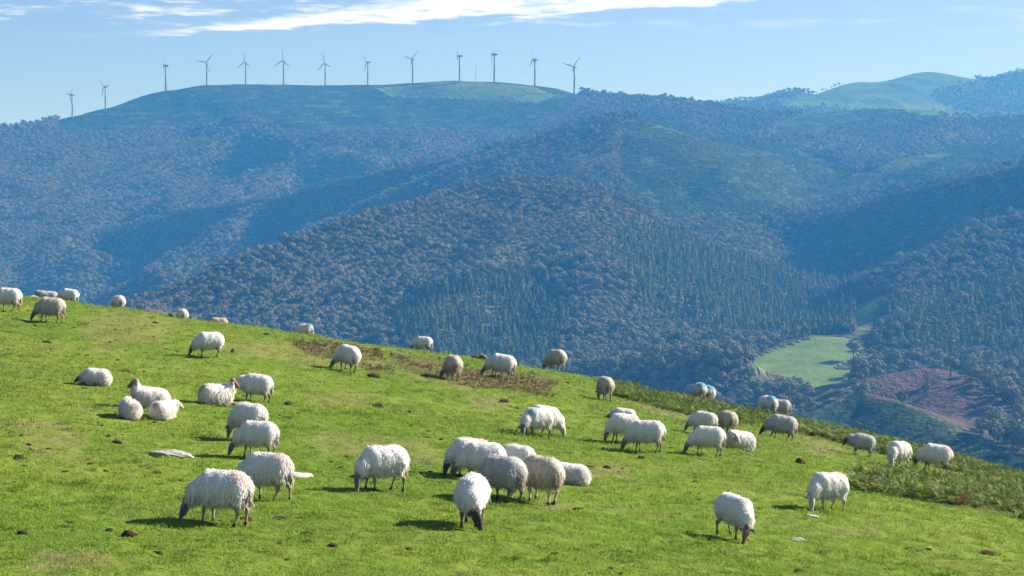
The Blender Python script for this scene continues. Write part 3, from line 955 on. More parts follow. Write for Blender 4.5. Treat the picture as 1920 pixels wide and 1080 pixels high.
def build_turbines():
    tower, nac, hub, blade = turbine_meshes()
    cpx = [p[0] for p in RIDGES[0][2]]; cD = [p[2] for p in RIDGES[0][2]]
    for qx, foot, hubrow, yaw, ph, words in TURBINES:
        D = float(np.interp(qx, cpx, cD))
        a, b, c = world_pt(qx, foot, D)
        a = float(a)
        z = float(ridge_height(np.array([a]), np.array([D]))[0]) - .4
        _, _, zt = world_pt(qx, hubrow, D)
        s = (float(zt) - z) / 45.6
        e = bpy.data.objects.new('wind_turbine', None); COL.objects.link(e)
        e.location = (a, D, z); e.scale = (s, s, s)
        link('tower', tower, e)
        n = link('nacelle', nac, e); n.location = (0, 0, 44); n.rotation_euler = (0, 0, math.radians(yaw))
        ax = Matrix.Rotation(math.radians(yaw), 4, 'Z')
        h = link('hub', hub, e); h.matrix_local = Matrix.Translation((0, 0, 45.6)) @ ax @ Matrix.Translation((2.7, 0, 0))
        for k in range(3):
            bl = link('blade', blade, e)
            bl.matrix_local = Matrix.Translation((0, 0, 45.6)) @ ax @ Matrix.Translation((3.7, 0, 0)) @ Matrix.Rotation(math.radians(-ph + 120 * k), 4, 'X')
        tag(e, 'white ' + words, 'wind turbine', 'wind turbines along the ridge')
    # thin measuring mast between two turbines
    D = 3280.0
    a, _, _ = world_pt(892, 153, D); a = float(a)
    z = float(ridge_height(np.array([a]), np.array([D]))[0]) - .5
    e = bpy.data.objects.new('lattice_mast', None); COL.objects.link(e); e.location = (a, D, z)
    parts = []; w = .55; H = 36.0
    for k in range(3):
        t = 2 * math.pi * k / 3; parts.append(tube([(w * math.cos(t), w * math.sin(t), 0), (w * math.cos(t), w * math.sin(t), H)], [.14, .14], 5))
    for v, f in parts: link('mast_leg', new_mesh('mast_leg', v, f, [MAT['steel']]), e)
    parts = []
    for j in range(24):
        for k in range(3):
            t = 2 * math.pi * k / 3; t2 = 2 * math.pi * (k + 1) / 3
            parts.append(tube([(w * math.cos(t), w * math.sin(t), j * 1.5), (w * math.cos(t2), w * math.sin(t2), j * 1.5 + 1.5)], [.08, .08], 4))
    link('bracing', new_mesh('mast_bracing', *merge(parts), [MAT['steel']]), e)
    tag(e, 'thin grey measuring mast on the ridge between two wind turbines', 'mast')


build_turbines()


# ------------------------------------------------------------------ sheep
def sd_cone(P, a, b, ra, rb):
    a = np.asarray(a, float); b = np.asarray(b, float)
    d = b - a; t = np.clip(((P - a) @ d) / (d @ d + 1e-12), 0, 1)
    return np.linalg.norm(P - a - t[..., None] * d, axis=-1) - (ra + (rb - ra) * t)


def sd_ell(P, c, r):
    q = (P - np.asarray(c, float)) / np.asarray(r, float)
    k = np.linalg.norm(q, axis=-1)
    return (k - 1) * min(r) if False else k * (k - 1) / (np.linalg.norm(q / np.asarray(r, float), axis=-1) + 1e-9)


def smin(a, b, k):
    h = np.maximum(k - np.abs(a - b), 0) / k
    return np.minimum(a, b) - h * h * k * .25


def surface_nets(f, lo, h):
    """a closed quad surface through the zero level of the grid f"""
    s = f < 0
    nx, ny, nz = f.shape
    c = [(i, j, k) for i in (0, 1) for j in (0, 1) for k in (0, 1)]
    cs = np.stack([s[i:nx - 1 + i, j:ny - 1 + j, k:nz - 1 + k] for i, j, k in c])
    cnt = cs.sum(0); act = (cnt > 0) & (cnt < 8)
    idx = np.full(act.shape, -1, np.int64); I = np.argwhere(act); idx[act] = np.arange(len(I))
    cf = np.stack([f[i:nx - 1 + i, j:ny - 1 + j, k:nz - 1 + k][act] for i, j, k in c])
    acc = np.zeros((len(I), 3)); num = np.zeros(len(I))
    for a in range(8):
        for b in range(a + 1, 8):
            if sum(x != y for x, y in zip(c[a], c[b])) != 1: continue
            m = (cf[a] < 0) != (cf[b] < 0)
            t = np.where(m, cf[a] / np.where(m, cf[a] - cf[b], 1), 0)
            p = np.array(c[a]) + t[:, None] * (np.array(c[b]) - np.array(c[a]))
            acc += np.where(m[:, None], p, 0); num += m
    V = lo + h * (I + acc / num[:, None])
    Q = []
    for ax in range(3):
        sl0 = [slice(1, -1)] * 3; sl0[ax] = slice(0, -1); sl1 = [slice(1, -1)] * 3; sl1[ax] = slice(1, None)
        a = s[tuple(sl0)]; b = s[tuple(sl1)]
        for flip in (False, True):
            e = np.argwhere((a & ~b) if not flip else (~a & b))
            e = e + np.array([0 if q == ax else 1 for q in range(3)])
            u, v = [(1, 2), (2, 0), (0, 1)][ax]
            du = np.zeros(3, int); du[u] = 1; dv = np.zeros(3, int); dv[v] = 1
            q = [idx[tuple((e - du * i - dv * j).T)] for i, j in ((0, 0), (1, 0), (1, 1), (0, 1))]
            q = np.stack(q, 1)
            Q.append(q if not flip else q[:, ::-1])
    return V, np.concatenate(Q)


def field(prims, lo, hi, h, k):
    n = np.ceil((hi - lo) / h).astype(int) + 1
    g = np.stack(np.meshgrid(*[lo[i] + h * np.arange(n[i]) for i in range(3)], indexing='ij'), -1)
    f = None
    for kind, *a in prims:
        d = sd_cone(g, *a) if kind == 'c' else sd_ell(g, *a)
        f = d if f is None else smin(f, d, k)
    return g, f


POSES = {}


def leg(x, y, dx, hind, fold=False):
    """list of cones of a standing leg; dx moves the hoof along the body"""
    if hind:
        return [('c', (-.30, y * .9, .50), (-.25 + dx * .25, y, .37), .11, .075), ('c', (-.25 + dx * .25, y, .37), (-.40 + dx * .6, y, .235), .06, .032),
                ('c', (-.40 + dx * .6, y, .235), (-.37 + dx, y, .07), .027, .021)], ('c', (-.37 + dx, y, .065), (-.34 + dx, y, .012), .024, .032)
    return [('c', (.27, y * .9, .46), (.27 + dx * .3, y, .34), .085, .05), ('c', (.27 + dx * .3, y, .34), (.275 + dx * .65, y, .21), .036, .028),
            ('c', (.275 + dx * .65, y, .21), (.265 + dx, y, .07), .025, .020)], ('c', (.265 + dx, y, .065), (.29 + dx, y, .012), .023, .031)


def make_pose(key, seed, poll, muzzle, legs=None, lying=False, side_leg=0.0, fat=1.0, locks=6500, resting=None):
    r = np.random.default_rng(seed)
    poll = np.array(poll, float); muzzle = np.array(muzzle, float)
    ax = muzzle - poll; hl = np.linalg.norm(ax); ax /= hl
    sd = np.cross([0, 0, 1], ax) if abs(ax[2]) < .95 else np.array([0, 1, 0.])
    sd /= np.linalg.norm(sd)
    up = np.cross(ax, sd)           # forehead side of the head
    dz = -.29 if lying else 0.0
    torso = [('e', (.24, 0, .55 + dz), (.26, .17, .18)), ('e', (-.25, 0, .56 + dz), (.26, .175, .18)), ('e', (0, 0, .55 + dz), (.34, .185, .19))]
    neck0 = np.array([.36, 0, .58 + dz])
    nk = poll - ax * .02
    mid = neck0 * .5 + nk * .5 + np.array([.03, 0, .0])
    neck = [('c', neck0, mid, .135, .10), ('c', mid, nk, .10, .072)]
    head = [('c', poll - ax * .02, poll + ax * hl * .45 + up * .004, .082, .070), ('c', poll + ax * hl * .4, muzzle, .064, .043),
            ('c', poll + ax * hl * .3 + up * .036, poll + ax * hl * .75 + up * .022, .040, .030)]
    ears = []
    for q in (-1, 1):
        e0 = poll + sd * q * .065 + ax * .005; e1 = e0 + sd * q * .13 - up * .02 - ax * .01 - np.array([0, 0, .02])
        ears.append(('c', e0, e0 * .5 + e1 * .5, .020, .028)); ears.append(('c', e0 * .5 + e1 * .5, e1, .028, .010))
    legp, hoof = [], []
    if not lying:
        for (x, y, hind), d in zip(((1, .105, 0), (1, -.105, 0), (-1, .115, 1), (-1, -.115, 1)), legs or (0, 0, 0, 0)):
            a, b = leg(x, y, d, hind); legp += a; hoof.append(b)
    else:
        for q in (-1, 1):
            if q == np.sign(side_leg):
                legp += [('c', (.30, q * .12, .10), (.55, q * .13, .07), .06, .03), ('c', (.55, q * .13, .07), (.80, q * .12, .03), .027, .02)]; hoof.append(('c', (.80, q * .12, .03), (.85, q * .12, .025), .024, .026))
            else:
                legp += [('c', (.30, q * .12, .12), (.50, q * .12, .05), .06, .03), ('c', (.50, q * .12, .05), (.36, q * .15, .03), .027, .02)]; hoof.append(('c', (.36, q * .15, .03), (.32, q * .15, .025), .024, .026))
            legp += [('c', (-.25, q * .16, .14), (-.02, q * .25, .06), .11, .05), ('c', (-.02, q * .25, .06), (-.22, q * .27, .03), .035, .022)]; hoof.append(('c', (-.22, q * .27, .03), (-.27, q * .27, .025), .024, .026))
    lo = np.array([-.66, -.42, -.06]); hi = np.array([1.12, .42, 1.08 if lying is False and poll[2] > .5 else (.92 if not lying else .85)])
    hi[1] = max(hi[1], poll[1] + .25, muzzle[1] + .2); lo[1] = min(lo[1], poll[1] - .25, muzzle[1] - .2)
    h = .0145
    g, f = field(torso + neck + legp, lo, hi, h, .05)
    _, fh = field(head, lo, hi, h, .03); _, fe = field(ears, lo, hi, h, .012); _, fo = field(hoof, lo, hi, h, .01)
    f = smin(smin(smin(f, fh, .035), fe, .018), fo, .015)
    V, Q = surface_nets(f, lo, h)
    def val(pr): return np.min([sd_cone(V, *q[1:]) if q[0] == 'c' else sd_ell(V, *q[1:]) for q in pr], 0)
    vh = np.minimum(val(head), val(ears)); vo = val(hoof); vt = np.minimum(val(torso), val(neck)); vl = val(legp)
    body = new_mesh('sheep_body_' + key, V, Q, [MAT['skin_grey']])
    attr(body, 'head', (vh < np.minimum(vt, vl) + .004).astype(float)); attr(body, 'hoof', (vo < np.minimum(vl, vt) - .002).astype(float))
    attr(body, 'wool', ((vt < np.minimum(vh, vl) - .004) & (V[:, 2] > .02)).astype(float))
    # ---- fleece
    if not lying:
        fl = [('e', (.24, 0, .535), (.275, .215 * fat, .225)), ('e', (-.27, 0, .57), (.27, .225 * fat, .215)), ('e', (0, 0, .54), (.38, .24 * fat, .240))]
        for q in (-1, 1):
            fl.append(('c', (-.33, q * .10, .50), (-.34, q * .10, .40), .135, .07)); fl.append(('c', (.27, q * .10, .46), (.27, q * .10, .39), .12, .06))
        fl.append(('c', (-.50, 0, .58), (-.545, 0, .36), .05, .035))
    else:
        fl = [('e', (.24, 0, .265), (.27, .24, .245)), ('e', (-.27, 0, .255), (.30, .28, .245)), ('e', (0, 0, .25), (.38, .285, .255))]
    nstart = neck0 + np.array([-.04, 0, -.015]); nend = mid * .35 + nk * .65
    fl += [('c', nstart, mid, .180, .135), ('c', mid, nend, .135, .10)]
    h2 = .026
    lo2 = lo - .06; hi2 = hi + .06
    g, f = field(fl, lo2, hi2, h2, .09)
    o = r.uniform(0, 50, 3)
    lump = np.zeros(f.shape)
    for fr, am in ((7, .018), (15, .011), (31, .006)):
        lump += am * (np.sin(g[..., 0] * fr + o[0] + 2 * np.sin(g[..., 2] * fr * .6)) * np.sin(g[..., 1] * fr * 1.1 + o[1]) + np.sin(g[..., 2] * fr * .9 + o[2] + 1.5 * np.sin(g[..., 0] * fr * .7)))
    V, Q = surface_nets(f + lump * .28, lo2, h2)
    # wool locks
    T = np.concatenate([Q[:, [0, 1, 2]], Q[:, [0, 2, 3]]])
    A, B, C = V[T[:, 0]], V[T[:, 1]], V[T[:, 2]]
    nn = np.cross(B - A, C - A); ar = np.linalg.norm(nn, axis=1); nn /= ar[:, None] + 1e-12
    pick = r.choice(len(T), locks, p=ar / ar.sum()); u = np.sqrt(r.uniform(size=(locks, 1))); v = r.uniform(size=(locks, 1))
    P = A[pick] * (1 - u) + B[pick] * (u * (1 - v)) + C[pick] * (u * v); n = nn[pick]
    kp = P[:, 2] > (.03 if lying else -1); P, n = P[kp], n[kp]; L = len(P)
    # direction: along the coat, backwards over the back, hanging down the flanks
    d = n * np.where(r.uniform(size=(L, 1)) < .14, r.uniform(.4, .9, (L, 1)), r.uniform(.05, .32, (L, 1))) + np.array([-.10, 0, -.85]) + .22 * r.normal(size=(L, 3))
    d = d - np.minimum(0, (d * n).sum(1, keepdims=True)) * n + .10 * n
    d /= np.linalg.norm(d, axis=1, keepdims=True)
    ln = r.uniform(.04, .085, (L, 1)) * np.where(P[:, 2:3] < .46, 1.15, .9); ln *= np.where(r.uniform(size=(L, 1)) < .05, 1.5, 1)
    wv = np.cross(n, d); wv /= np.linalg.norm(wv, axis=1, keepdims=True) + 1e-9
    w = r.uniform(.005, .010, (L, 1))
    base = P - n * .012; m1 = base + d * ln * .55 + n * .008; tip = base + d * ln + np.array([0, 0, -1]) * ln * .22
    LV = np.stack([base - wv * w, base + wv * w, m1 + wv * w * .8, m1 - wv * w * .8, tip], 1).reshape(-1, 3)
    k0 = len(V) + 5 * np.arange(L)
    faces = [tuple(int(i) for i in q) for q in Q]
    faces += [(int(a), int(a) + 1, int(a) + 2, int(a) + 3) for a in k0] + [(int(a) + 3, int(a) + 2, int(a) + 4) for a in k0]
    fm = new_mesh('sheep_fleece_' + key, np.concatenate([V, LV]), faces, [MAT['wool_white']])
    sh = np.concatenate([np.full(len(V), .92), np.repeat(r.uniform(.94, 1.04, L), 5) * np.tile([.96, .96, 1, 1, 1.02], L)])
    attr(fm, 'shade', sh)
    # ---- eyes and horns in the frame of the head
    eyes, horns = [], []
    for q in (-1, 1):
        c = poll + ax * hl * .34 + sd * q * .062 + up * .032
        ev, ef = lathe([(.001, -.011), (.009, -.006), (.011, 0), (.009, .006), (.001, .011)], 8)
        eyes.append(new_mesh('eye_' + key, np.array(ev) + c, ef, [MAT['eye']]))
        pts = []; rad = []
        for i in range(11):
            t = i / 10.0; a = t * 4.6
            cx = -.062 * math.sin(a) * (1 - .2 * t); cu = .062 * (math.cos(a) - 1) * (1 - .15 * t) + .0
            pts.append(tuple(poll + sd * q * (.04 + .095 * t) + up * (.06 + cu) + ax * (cx + .0))); rad.append(.026 * (1 - t) + .005)
        hv, hf = tube(pts, rad, 7)
        horns.append(new_mesh('horn_' + key, hv, hf, [MAT['horn']]))
    POSES[key] = dict(body=body, fleece=fm, eyes=eyes, horns=horns)


make_pose('graze_a', 1, (.70, .02, .27), (.80, .03, .035), (.06, -.05, .05, -.06))
make_pose('graze_b', 2, (.66, .14, .27), (.72, .24, .035), (-.04, .07, -.08, .08))
make_pose('graze_c', 3, (.66, -.14, .27), (.72, -.24, .035), (.08, -.03, .10, -.05))
make_pose('graze_d', 4, (.62, .03, .25), (.66, .05, .03), (.0, .05, -.03, .05), fat=1.12)
make_pose('graze_e', 5, (.72, -.04, .30), (.84, -.06, .045), (.13, -.06, .14, -.10), fat=.92)
make_pose('stand', 6, (.74, .02, .50), (.86, .04, .29), (.05, -.06, .05, -.07))
make_pose('lie_up', 7, (.50, .03, .60), (.68, .06, .50), lying=True)
make_pose('lie_leg', 8, (.46, -.05, .60), (.62, -.12, .49), lying=True, side_leg=-1)
make_pose('lie_turn', 9, (.42, .28, .36), (.36, .46, .22), lying=True)
make_pose('lie_rest', 10, (.60, .03, .21), (.80, .05, .07), lying=True)
make_pose('lie_low', 11, (.52, -.10, .44), (.66, -.22, .33), lying=True)

SHEEP = [  # column, row of the feet, height in rows, heading (0 right, 90 away, 180 left, 270 towards), pose, wool, skin, horns, label
    (415, 982, 105, 166, 'graze_a', 'pink', 'grey', 0, 'largest grazing sheep at lower left with dark ears, pinkish wool on its rump'),
    (500, 937, 92, 163, 'graze_e', 'pink', 'grey', 0, 'pink-tinged sheep right behind the largest sheep at lower left, pale rock beside it'),
    (482, 860, 70, 172, 'graze_a', 'white', 'grey', 0, 'grazing sheep third from the front in the lower left row, overlapping one behind it'),
    (466, 826, 70, 150, 'graze_d', 'white', 'grey', 0, 'rearmost sheep in the lower left row of four, seen partly from behind'),
    (716, 919, 88, 205, 'graze_b', 'white', 'grey', 0, 'shaggy sheep grazing alone between the left row and the central huddle, face towards the camera'),
    (877, 892, 74, 197, 'graze_d', 'pink', 'dark', 0, 'big round sheep at the back left of the central huddle'),
    (902, 903, 62, 182, 'graze_a', 'white', 'grey', 0, 'grey-headed sheep half hidden in the middle of the central huddle'),
    (968, 898, 66, 150, 'graze_d', 'white', 'grey', 0, 'sheep at the back right of the central huddle, mostly hidden'),
    (940, 941, 89, 140, 'graze_c', 'grey', 'dark', 0, 'grey-sided sheep with dark tail in the central huddle, seen from behind'),
    (883, 987, 98, 262, 'graze_b', 'white', 'dark', 1, 'sheep facing the camera in front of the central huddle, brown horn beside its dark face'),
    (1014, 943, 90, 128, 'graze_b', 'cream', 'pale', 0, 'cream dirty-rumped sheep at the right of the central huddle'),
    (1070, 909, 42, 168, 'lie_low', 'white', 'grey', 0, 'sheep lying right of the central huddle with its back to us'),
    (1004, 821, 58, 212, 'graze_b', 'shoulder', 'grey', 1, 'shaggy sheep above the central huddle with a bluish shoulder mark and small horns'),
    (1016, 815, 46, 12, 'graze_a', 'white', 'pale', 0, 'sheep mostly hidden behind the blue-shouldered one, only its head showing on the right'),
    (1168, 790, 26, 175, 'lie_rest', 'white', 'grey', 0, 'rearmost sheep of the group of three right of centre, only its back showing'),
    (1167, 832, 55, 190, 'graze_d', 'white', 'tan', 0, 'middle sheep of the group of three right of centre'),
    (1212, 849, 61, 172, 'graze_a', 'white', 'tan', 0, 'front sheep of the group of three right of centre, brown head low'),
    (1317, 815, 46, 155, 'graze_e', 'white', 'grey', 0, 'upper left sheep of the group of four by the fern bank'),
    (1363, 815, 46, 102, 'graze_d', 'cream', 'tan', 0, 'cream sheep seen from behind in the group of four by the fern bank'),
    (1326, 856, 57, 168, 'graze_a', 'white', 'grey', 0, 'front grazing sheep of the group of four by the fern bank'),
    (1384, 843, 36, 205, 'lie_turn', 'white', 'pale', 0, 'lying sheep with its head turned back in the group of four by the fern bank'),
    (1462, 826, 49, 172, 'graze_e', 'grey', 'dark', 0, 'dark-legged sheep grazing along the lower edge of the fern bank'),
    (1462, 786, 42, 160, 'graze_d', 'grey', 'dark', 0, 'grey sheep standing in the green ferns beside one with a turquoise mark'),
    (1440, 778, 42, 118, 'graze_d', 'blue', 'grey', 0, 'turquoise-marked sheep half hidden behind the grey sheep in the ferns'),
    (1310, 748, 40, 96, 'graze_a', 'blue', 'dark', 0, 'upper of two turquoise-marked sheep seen from behind in the ferns'),
    (1326, 763, 40, 92, 'graze_d', 'blue', 'grey', 0, 'lower of two turquoise-marked sheep seen from behind in the ferns'),
    (1133, 752, 46, 104, 'graze_a', 'cream', 'grey', 0, 'sheep seen from behind at the left end of the green fern bank'),
    (1043, 706, 43, 122, 'graze_b', 'cream', 'grey', 0, 'sheep on the brow right of the brown bracken, its head at left'),
    (937, 711, 47, 166, 'graze_a', 'white', 'tan', 0, 'sheep grazing in the brown bracken below a dark rock'),
    (847, 713, 49, 106, 'graze_b', 'cream', 'grey', 0, 'sheep seen from behind at the left edge of the larger brown bracken patch'),
    (793, 663, 30, 172, 'graze_e', 'white', 'dark', 0, 'sheep on the skyline of the brow above the brown bracken'),
    (651, 697, 51, 128, 'graze_b', 'white', 'grey', 0, 'white shaggy sheep below the smaller brown bracken patch, head low at its left'),
    (573, 634, 27, 158, 'graze_d', 'blue', 'grey', 0, 'small far sheep on the brow with a blue spot on its rump'),
    (391, 671, 49, 207, 'graze_c', 'white', 'tan', 1, 'shaggy brown-faced sheep grazing below the brow at upper left'),
    (409, 611, 20, 184, 'lie_rest', 'cream', 'dark', 0, 'dark-faced sheep lying on the brow at upper left'),
    (342, 604, 24, 110, 'graze_d', 'white', 'dark', 0, 'far sheep on the brow beside a small black rock'),
    (222, 582, 29, 128, 'graze_d', 'white', 'grey', 0, 'far sheep on the brow just left of the low rocks'),
    (127, 571, 30, 172, 'graze_e', 'white', 'grey', 0, 'sheep on the brow behind the tan grazing sheep at far upper left'),
    (94, 605, 48, 172, 'graze_a', 'cream', 'tan', 0, 'tan-tinged sheep grazing at far upper left, seen side on'),
    (14, 584, 45, 178, 'graze_e', 'white', 'grey', 0, 'sheep cut off by the left edge of the picture'),
    (88, 560, 17, 185, 'lie_low', 'grey', 'grey', 0, 'sheep lying half behind the brow at far upper left'),
    (180, 724, 31, 180, 'lie_rest', 'white', 'dark', 0, 'sheep lying flat with its dark face on the grass, alone at left'),
    (241, 785, 38, 118, 'lie_low', 'shoulder', 'tan', 1, 'left sheep of the three lying together, bluish tint on its wool'),
    (281, 765, 29, 196, 'lie_up', 'white', 'tan', 1, 'brown-horned sheep lying at the back of the three lying together'),
    (305, 785, 36, 62, 'lie_low', 'pink', 'pale', 0, 'right sheep of the three lying together, curled with its back to us'),
    (404, 758, 32, 28, 'lie_leg', 'white', 'tan', 1, 'lying sheep with raised brown head turned right and a foreleg stretched out'),
    (479, 752, 56, 172, 'stand', 'white', 'dark', 0, 'dark-legged sheep standing right of the lying sheep with raised head'),
    (1374, 1009, 82, 305, 'graze_c', 'white', 'tan', 1, 'brown-headed horned sheep grazing alone at the lower right, facing right'),
    (1549, 958, 74, 208, 'graze_b', 'white', 'pale', 1, 'shaggy horned sheep with pale face grazing between the lower right sheep and the ferns'),
    (1681, 878, 51, 222, 'graze_b', 'white', 'pale', 1, 'middle sheep of the three beside the ferns at right, facing us'),
    (1751, 885, 53, 164, 'graze_a', 'pink', 'dark', 0, 'rightmost sheep of the flock, dark head low in the grass'),
    (1613, 856, 43, 172, 'stand', 'grey', 'dark', 0, 'dark-headed sheep walking left of the three beside the ferns at right')]
STAND_H, LIE_H = .79, .50


def ground_at(px, py, hp=0.0, H=.79):
    """where a thing stands whose foot shows at (px, py); behind the brow its top row py - hp decides"""
    D = _hit(px, py, ground)
    rs = float(np.interp(math.atan((px - 960) / F), _crest_az, _crest_r)) * math.cos((px - 960) / F)
    cr = float(np.interp(px, CREST[:, 0], CREST[:, 1]))
    if D is None or D > rs + 1.5 or (hp and py < cr + 9):
        D = rs + .5
        if hp:
            q = np.linspace(rs - 1, rs + 14, 120); x, _, _ = world_pt(np.full(120, px), np.full(120, py), q)
            _, top = project(x, q, ground(x, q) + H)
            D = float(q[np.argmin(np.abs(top - (py - hp)))])
    x, _, _ = world_pt(px, py, D)
    x = float(x)
    return x, D, float(ground(x, D) + bumps(x, D))


def build_sheep():
    for px, py, hp, th, pose, wool, skin, horned, label in SHEEP:
        lying = pose.startswith('lie')
        H = {'lie_up': .68, 'lie_leg': .68, 'lie_turn': .52, 'lie_low': .53, 'lie_rest': .50}.get(pose, STAND_H)
        far_small = (not lying) and hp < 36
        x, y, z = ground_at(px, py, hp, H * (.80 if far_small else 1))
        t = math.radians(th)
        s = max(.72 if lying else .84, min(1.22, hp * y / (F * H)))
        if hp * y / (F * H) < (.72 if lying else .84): s = .80 if far_small else .95
        fw = np.array([math.cos(t), math.sin(t)])
        e_ = .45 * s
        zf = float(ground(x + fw[0] * e_, y + fw[1] * e_)); zb = float(ground(x - fw[0] * e_, y - fw[1] * e_))
        pitch = math.atan2(zf - zb, 2 * e_)
        zl = float(ground(x - fw[1] * .15, y + fw[0] * .15)); zr = float(ground(x + fw[1] * .15, y - fw[0] * .15))
        roll = math.atan2(zl - zr, .30) * (1.0 if lying else .35)
        e = bpy.data.objects.new('sheep', None); COL.objects.link(e); e.empty_display_size = .1
        e.matrix_world = Matrix.Translation((x, y, z - .008)) @ Matrix.Rotation(t, 4, 'Z') @ Matrix.Rotation(-pitch, 4, 'Y') @ Matrix.Rotation(roll, 4, 'X') @ Matrix.Diagonal((s * (.80 if lying else .765), s * random.uniform(.92, 1.02), s, 1))
        Pz = POSES[pose]
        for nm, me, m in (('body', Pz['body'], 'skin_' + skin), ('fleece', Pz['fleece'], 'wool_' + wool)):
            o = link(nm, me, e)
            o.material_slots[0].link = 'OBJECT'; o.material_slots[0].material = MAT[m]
        for me in Pz['eyes']: link('eye', me, e)
        if horned:
            for me in Pz['horns']: link('horn', me, e)
        tag(e, label, 'sheep', 'flock of sheep on the pasture')


build_sheep()


# ------------------------------------------------------------------ rocks and clods of earth
def rock_mesh(name, seed, mat, flat=.5, rough=.22, sub=3, jag=0.0):
    import bmesh
    bm = bmesh.new(); bmesh.ops.create_icosphere(bm, subdivisions=sub, radius=1)
    r = np.random.default_rng(seed); o = r.uniform(0, 90, 3)
    V = np.array([v.co[:] for v in bm.verts])
    d = 1 + rough * fbm(V[:, 0] * 1.6 + o[0], V[:, 1] * 1.6 + V[:, 2] * 1.3 + o[1], 4, seed) + jag * fbm(V[:, 0] * 5 + o[2], V[:, 1] * 5 + V[:, 2] * 4.1, 3, seed + 3)
    V = V * d[:, None]; V[:, 2] *= flat
    for v, c in zip(bm.verts, V): v.co = c
    m = bpy.data.meshes.new(name); bm.to_mesh(m); bm.free(); m.materials.append(mat)
    m.polygons.foreach_set('use_smooth', np.full(len(m.polygons), jag > .05))
    return m


ROCKS = [  # column, row, half width in columns, half height in rows, material, label
    (322, 852, 40, 9, 'stone', 'flat grey rock in the grass left of the lower left row of sheep'),
    (566, 894, 27, 7, 'pale_stone', 'low white rock right of the pink-tinged sheep'),
    (1496, 1013, 15, 5, 'stone', 'small pale rock in the grass right of the lower right sheep'),
    (1524, 969, 16, 4, 'stone', 'small grey rock below the horned sheep at right'),
    (899, 673, 16, 10, 'dark_stone', 'dark rock on the brow above the brown bracken'),
    (288, 587, 26, 6, 'dark_stone', 'low dark rock slab on the brow at upper left'),
    (318, 592, 11, 9, 'dark_stone', 'small black rock on the brow touching a far sheep'),
    (192, 573, 12, 3, 'dark_stone', 'thin dark rock on the brow left of a far sheep'),
    (62, 558, 9, 4, 'pale_stone', 'small white stone on the brow at far upper left'),
]
MOUNDS = [(242, 1004, 18, 8, 'tall brown molehill left of the lower left sheep'), (42, 1001, 13, 6, 'dark molehill near the left edge at the bottom'), (574, 1001, 17, 7, 'dark molehill in the foreground below the left row of sheep'),
          (523, 974, 16, 5, 'flat brown clod below the second sheep of the left row'), (460, 979, 18, 6, 'brown clod under the hind feet of the largest sheep'), (710, 764, 13, 6, 'round dark molehill above the lone shaggy sheep'),
          (1500, 869, 14, 8, 'black molehill below the fern bank at right'), (1387, 854, 16, 5, 'dark earth patch under the lying sheep with turned head'), (233, 698, 16, 5, 'dark earth patch right of the sheep lying flat'),
          (436, 662, 5, 7, 'small dark clod beside the brown-faced shaggy sheep'), (500, 628, 9, 4, 'dark clod on the slope below the brow'), (1030, 945, 9, 4, 'reddish clod behind the cream sheep of the huddle'),
          (1138, 879, 11, 5, 'dark clod right of the central huddle'), (1850, 1040, 22, 6, 'dark earth mound near the lower right corner'), (1500, 1072, 18, 6, 'dark grass-topped mound at the bottom edge right'),
          (945, 755, 14, 5, 'brown earth scrape left of the group of three sheep'), (622, 1026, 14, 5, 'low dark clod at the bottom left of centre'), (205, 995, 12, 5, 'low clod left of the tall molehill'), (118, 985, 11, 3, 'low clod above the dark molehill at left'),
          (1203, 862, 10, 5, 'small clod below the front sheep of the group of three'), (1380, 888, 12, 4, 'brown clod below the group of four sheep'), (1705, 1030, 9, 3, 'small clod in the lower right grass'), (700, 706, 18, 6, 'stony brown mound below the white shaggy sheep')]


def build_ground_things():
    protos = {m: [rock_mesh('rock_' + m, 40 + i, MAT[m], 1.0, .35, 3, .12 if i else .05) for i in range(2)] for m in ('stone', 'pale_stone', 'dark_stone')}
    for i, (px, py, hw, hh, m, lab) in enumerate(ROCKS):
        x, y, z = ground_at(px, py)
        s = y / F
        me = protos[m][i % 2]
        o = link('rock', me)
        o.location = (x, y, z + hh * s * .02); o.rotation_euler = (random.uniform(-.1, .1), .1 + random.uniform(-.1, .1), random.uniform(-.3, .3)); o.scale = (hw * s, hw * s * .8, hh * s * 1.0)
        tag(o, lab, 'rock')
    dm = [rock_mesh('earth_mound', 60 + i, MAT['earth'], 1.0, .35, 3, .30) for i in range(4)]
    for i, (px, py, hw, hh, lab) in enumerate(MOUNDS):
        x, y, z = ground_at(px, py)
        s = y / F
        o = link('earth_mound', dm[i % 4]); o.location = (x, y, z); o.rotation_euler = (0, 0, random.uniform(0, 6)); o.scale = (hw * s * .85, hw * s * .7, hh * s * 1.1)
        tag(o, lab, 'earth mound', 'clods and molehills in the pasture')
    # droppings and small clods strewn about, too many and small to count
    n = 2000
    az = rng.uniform(-.28, .28, n); rr = np.sqrt(rng.uniform(20 ** 2, 80 ** 2, n))
    X = rr * np.sin(az); Y = rr * np.cos(az)
    keep = fbm(X / 3, Y / 3, 3, 151) > -.05; X, Y = X[keep], Y[keep]; n = len(X)
    sc = rng.uniform(.014, .05, n) * np.where(rng.uniform(size=n) < .10, 1.9, 1)
    small = [rock_mesh('clod', 80 + i, MAT['earth'], .8, .4, 2, .35) for i in range(3)]
    o = scatter('earth_clods', np.stack([X, Y, ground(X, Y) + bumps(X, Y)], 1), np.stack([np.zeros(n), np.zeros(n), rng.uniform(0, 6, n)], 1),
                np.stack([sc * 1.5, sc, sc * .7], 1), rng.integers(0, 3, n), small)
    tag(o, 'small dark clods and droppings strewn over the pasture')


build_ground_things()


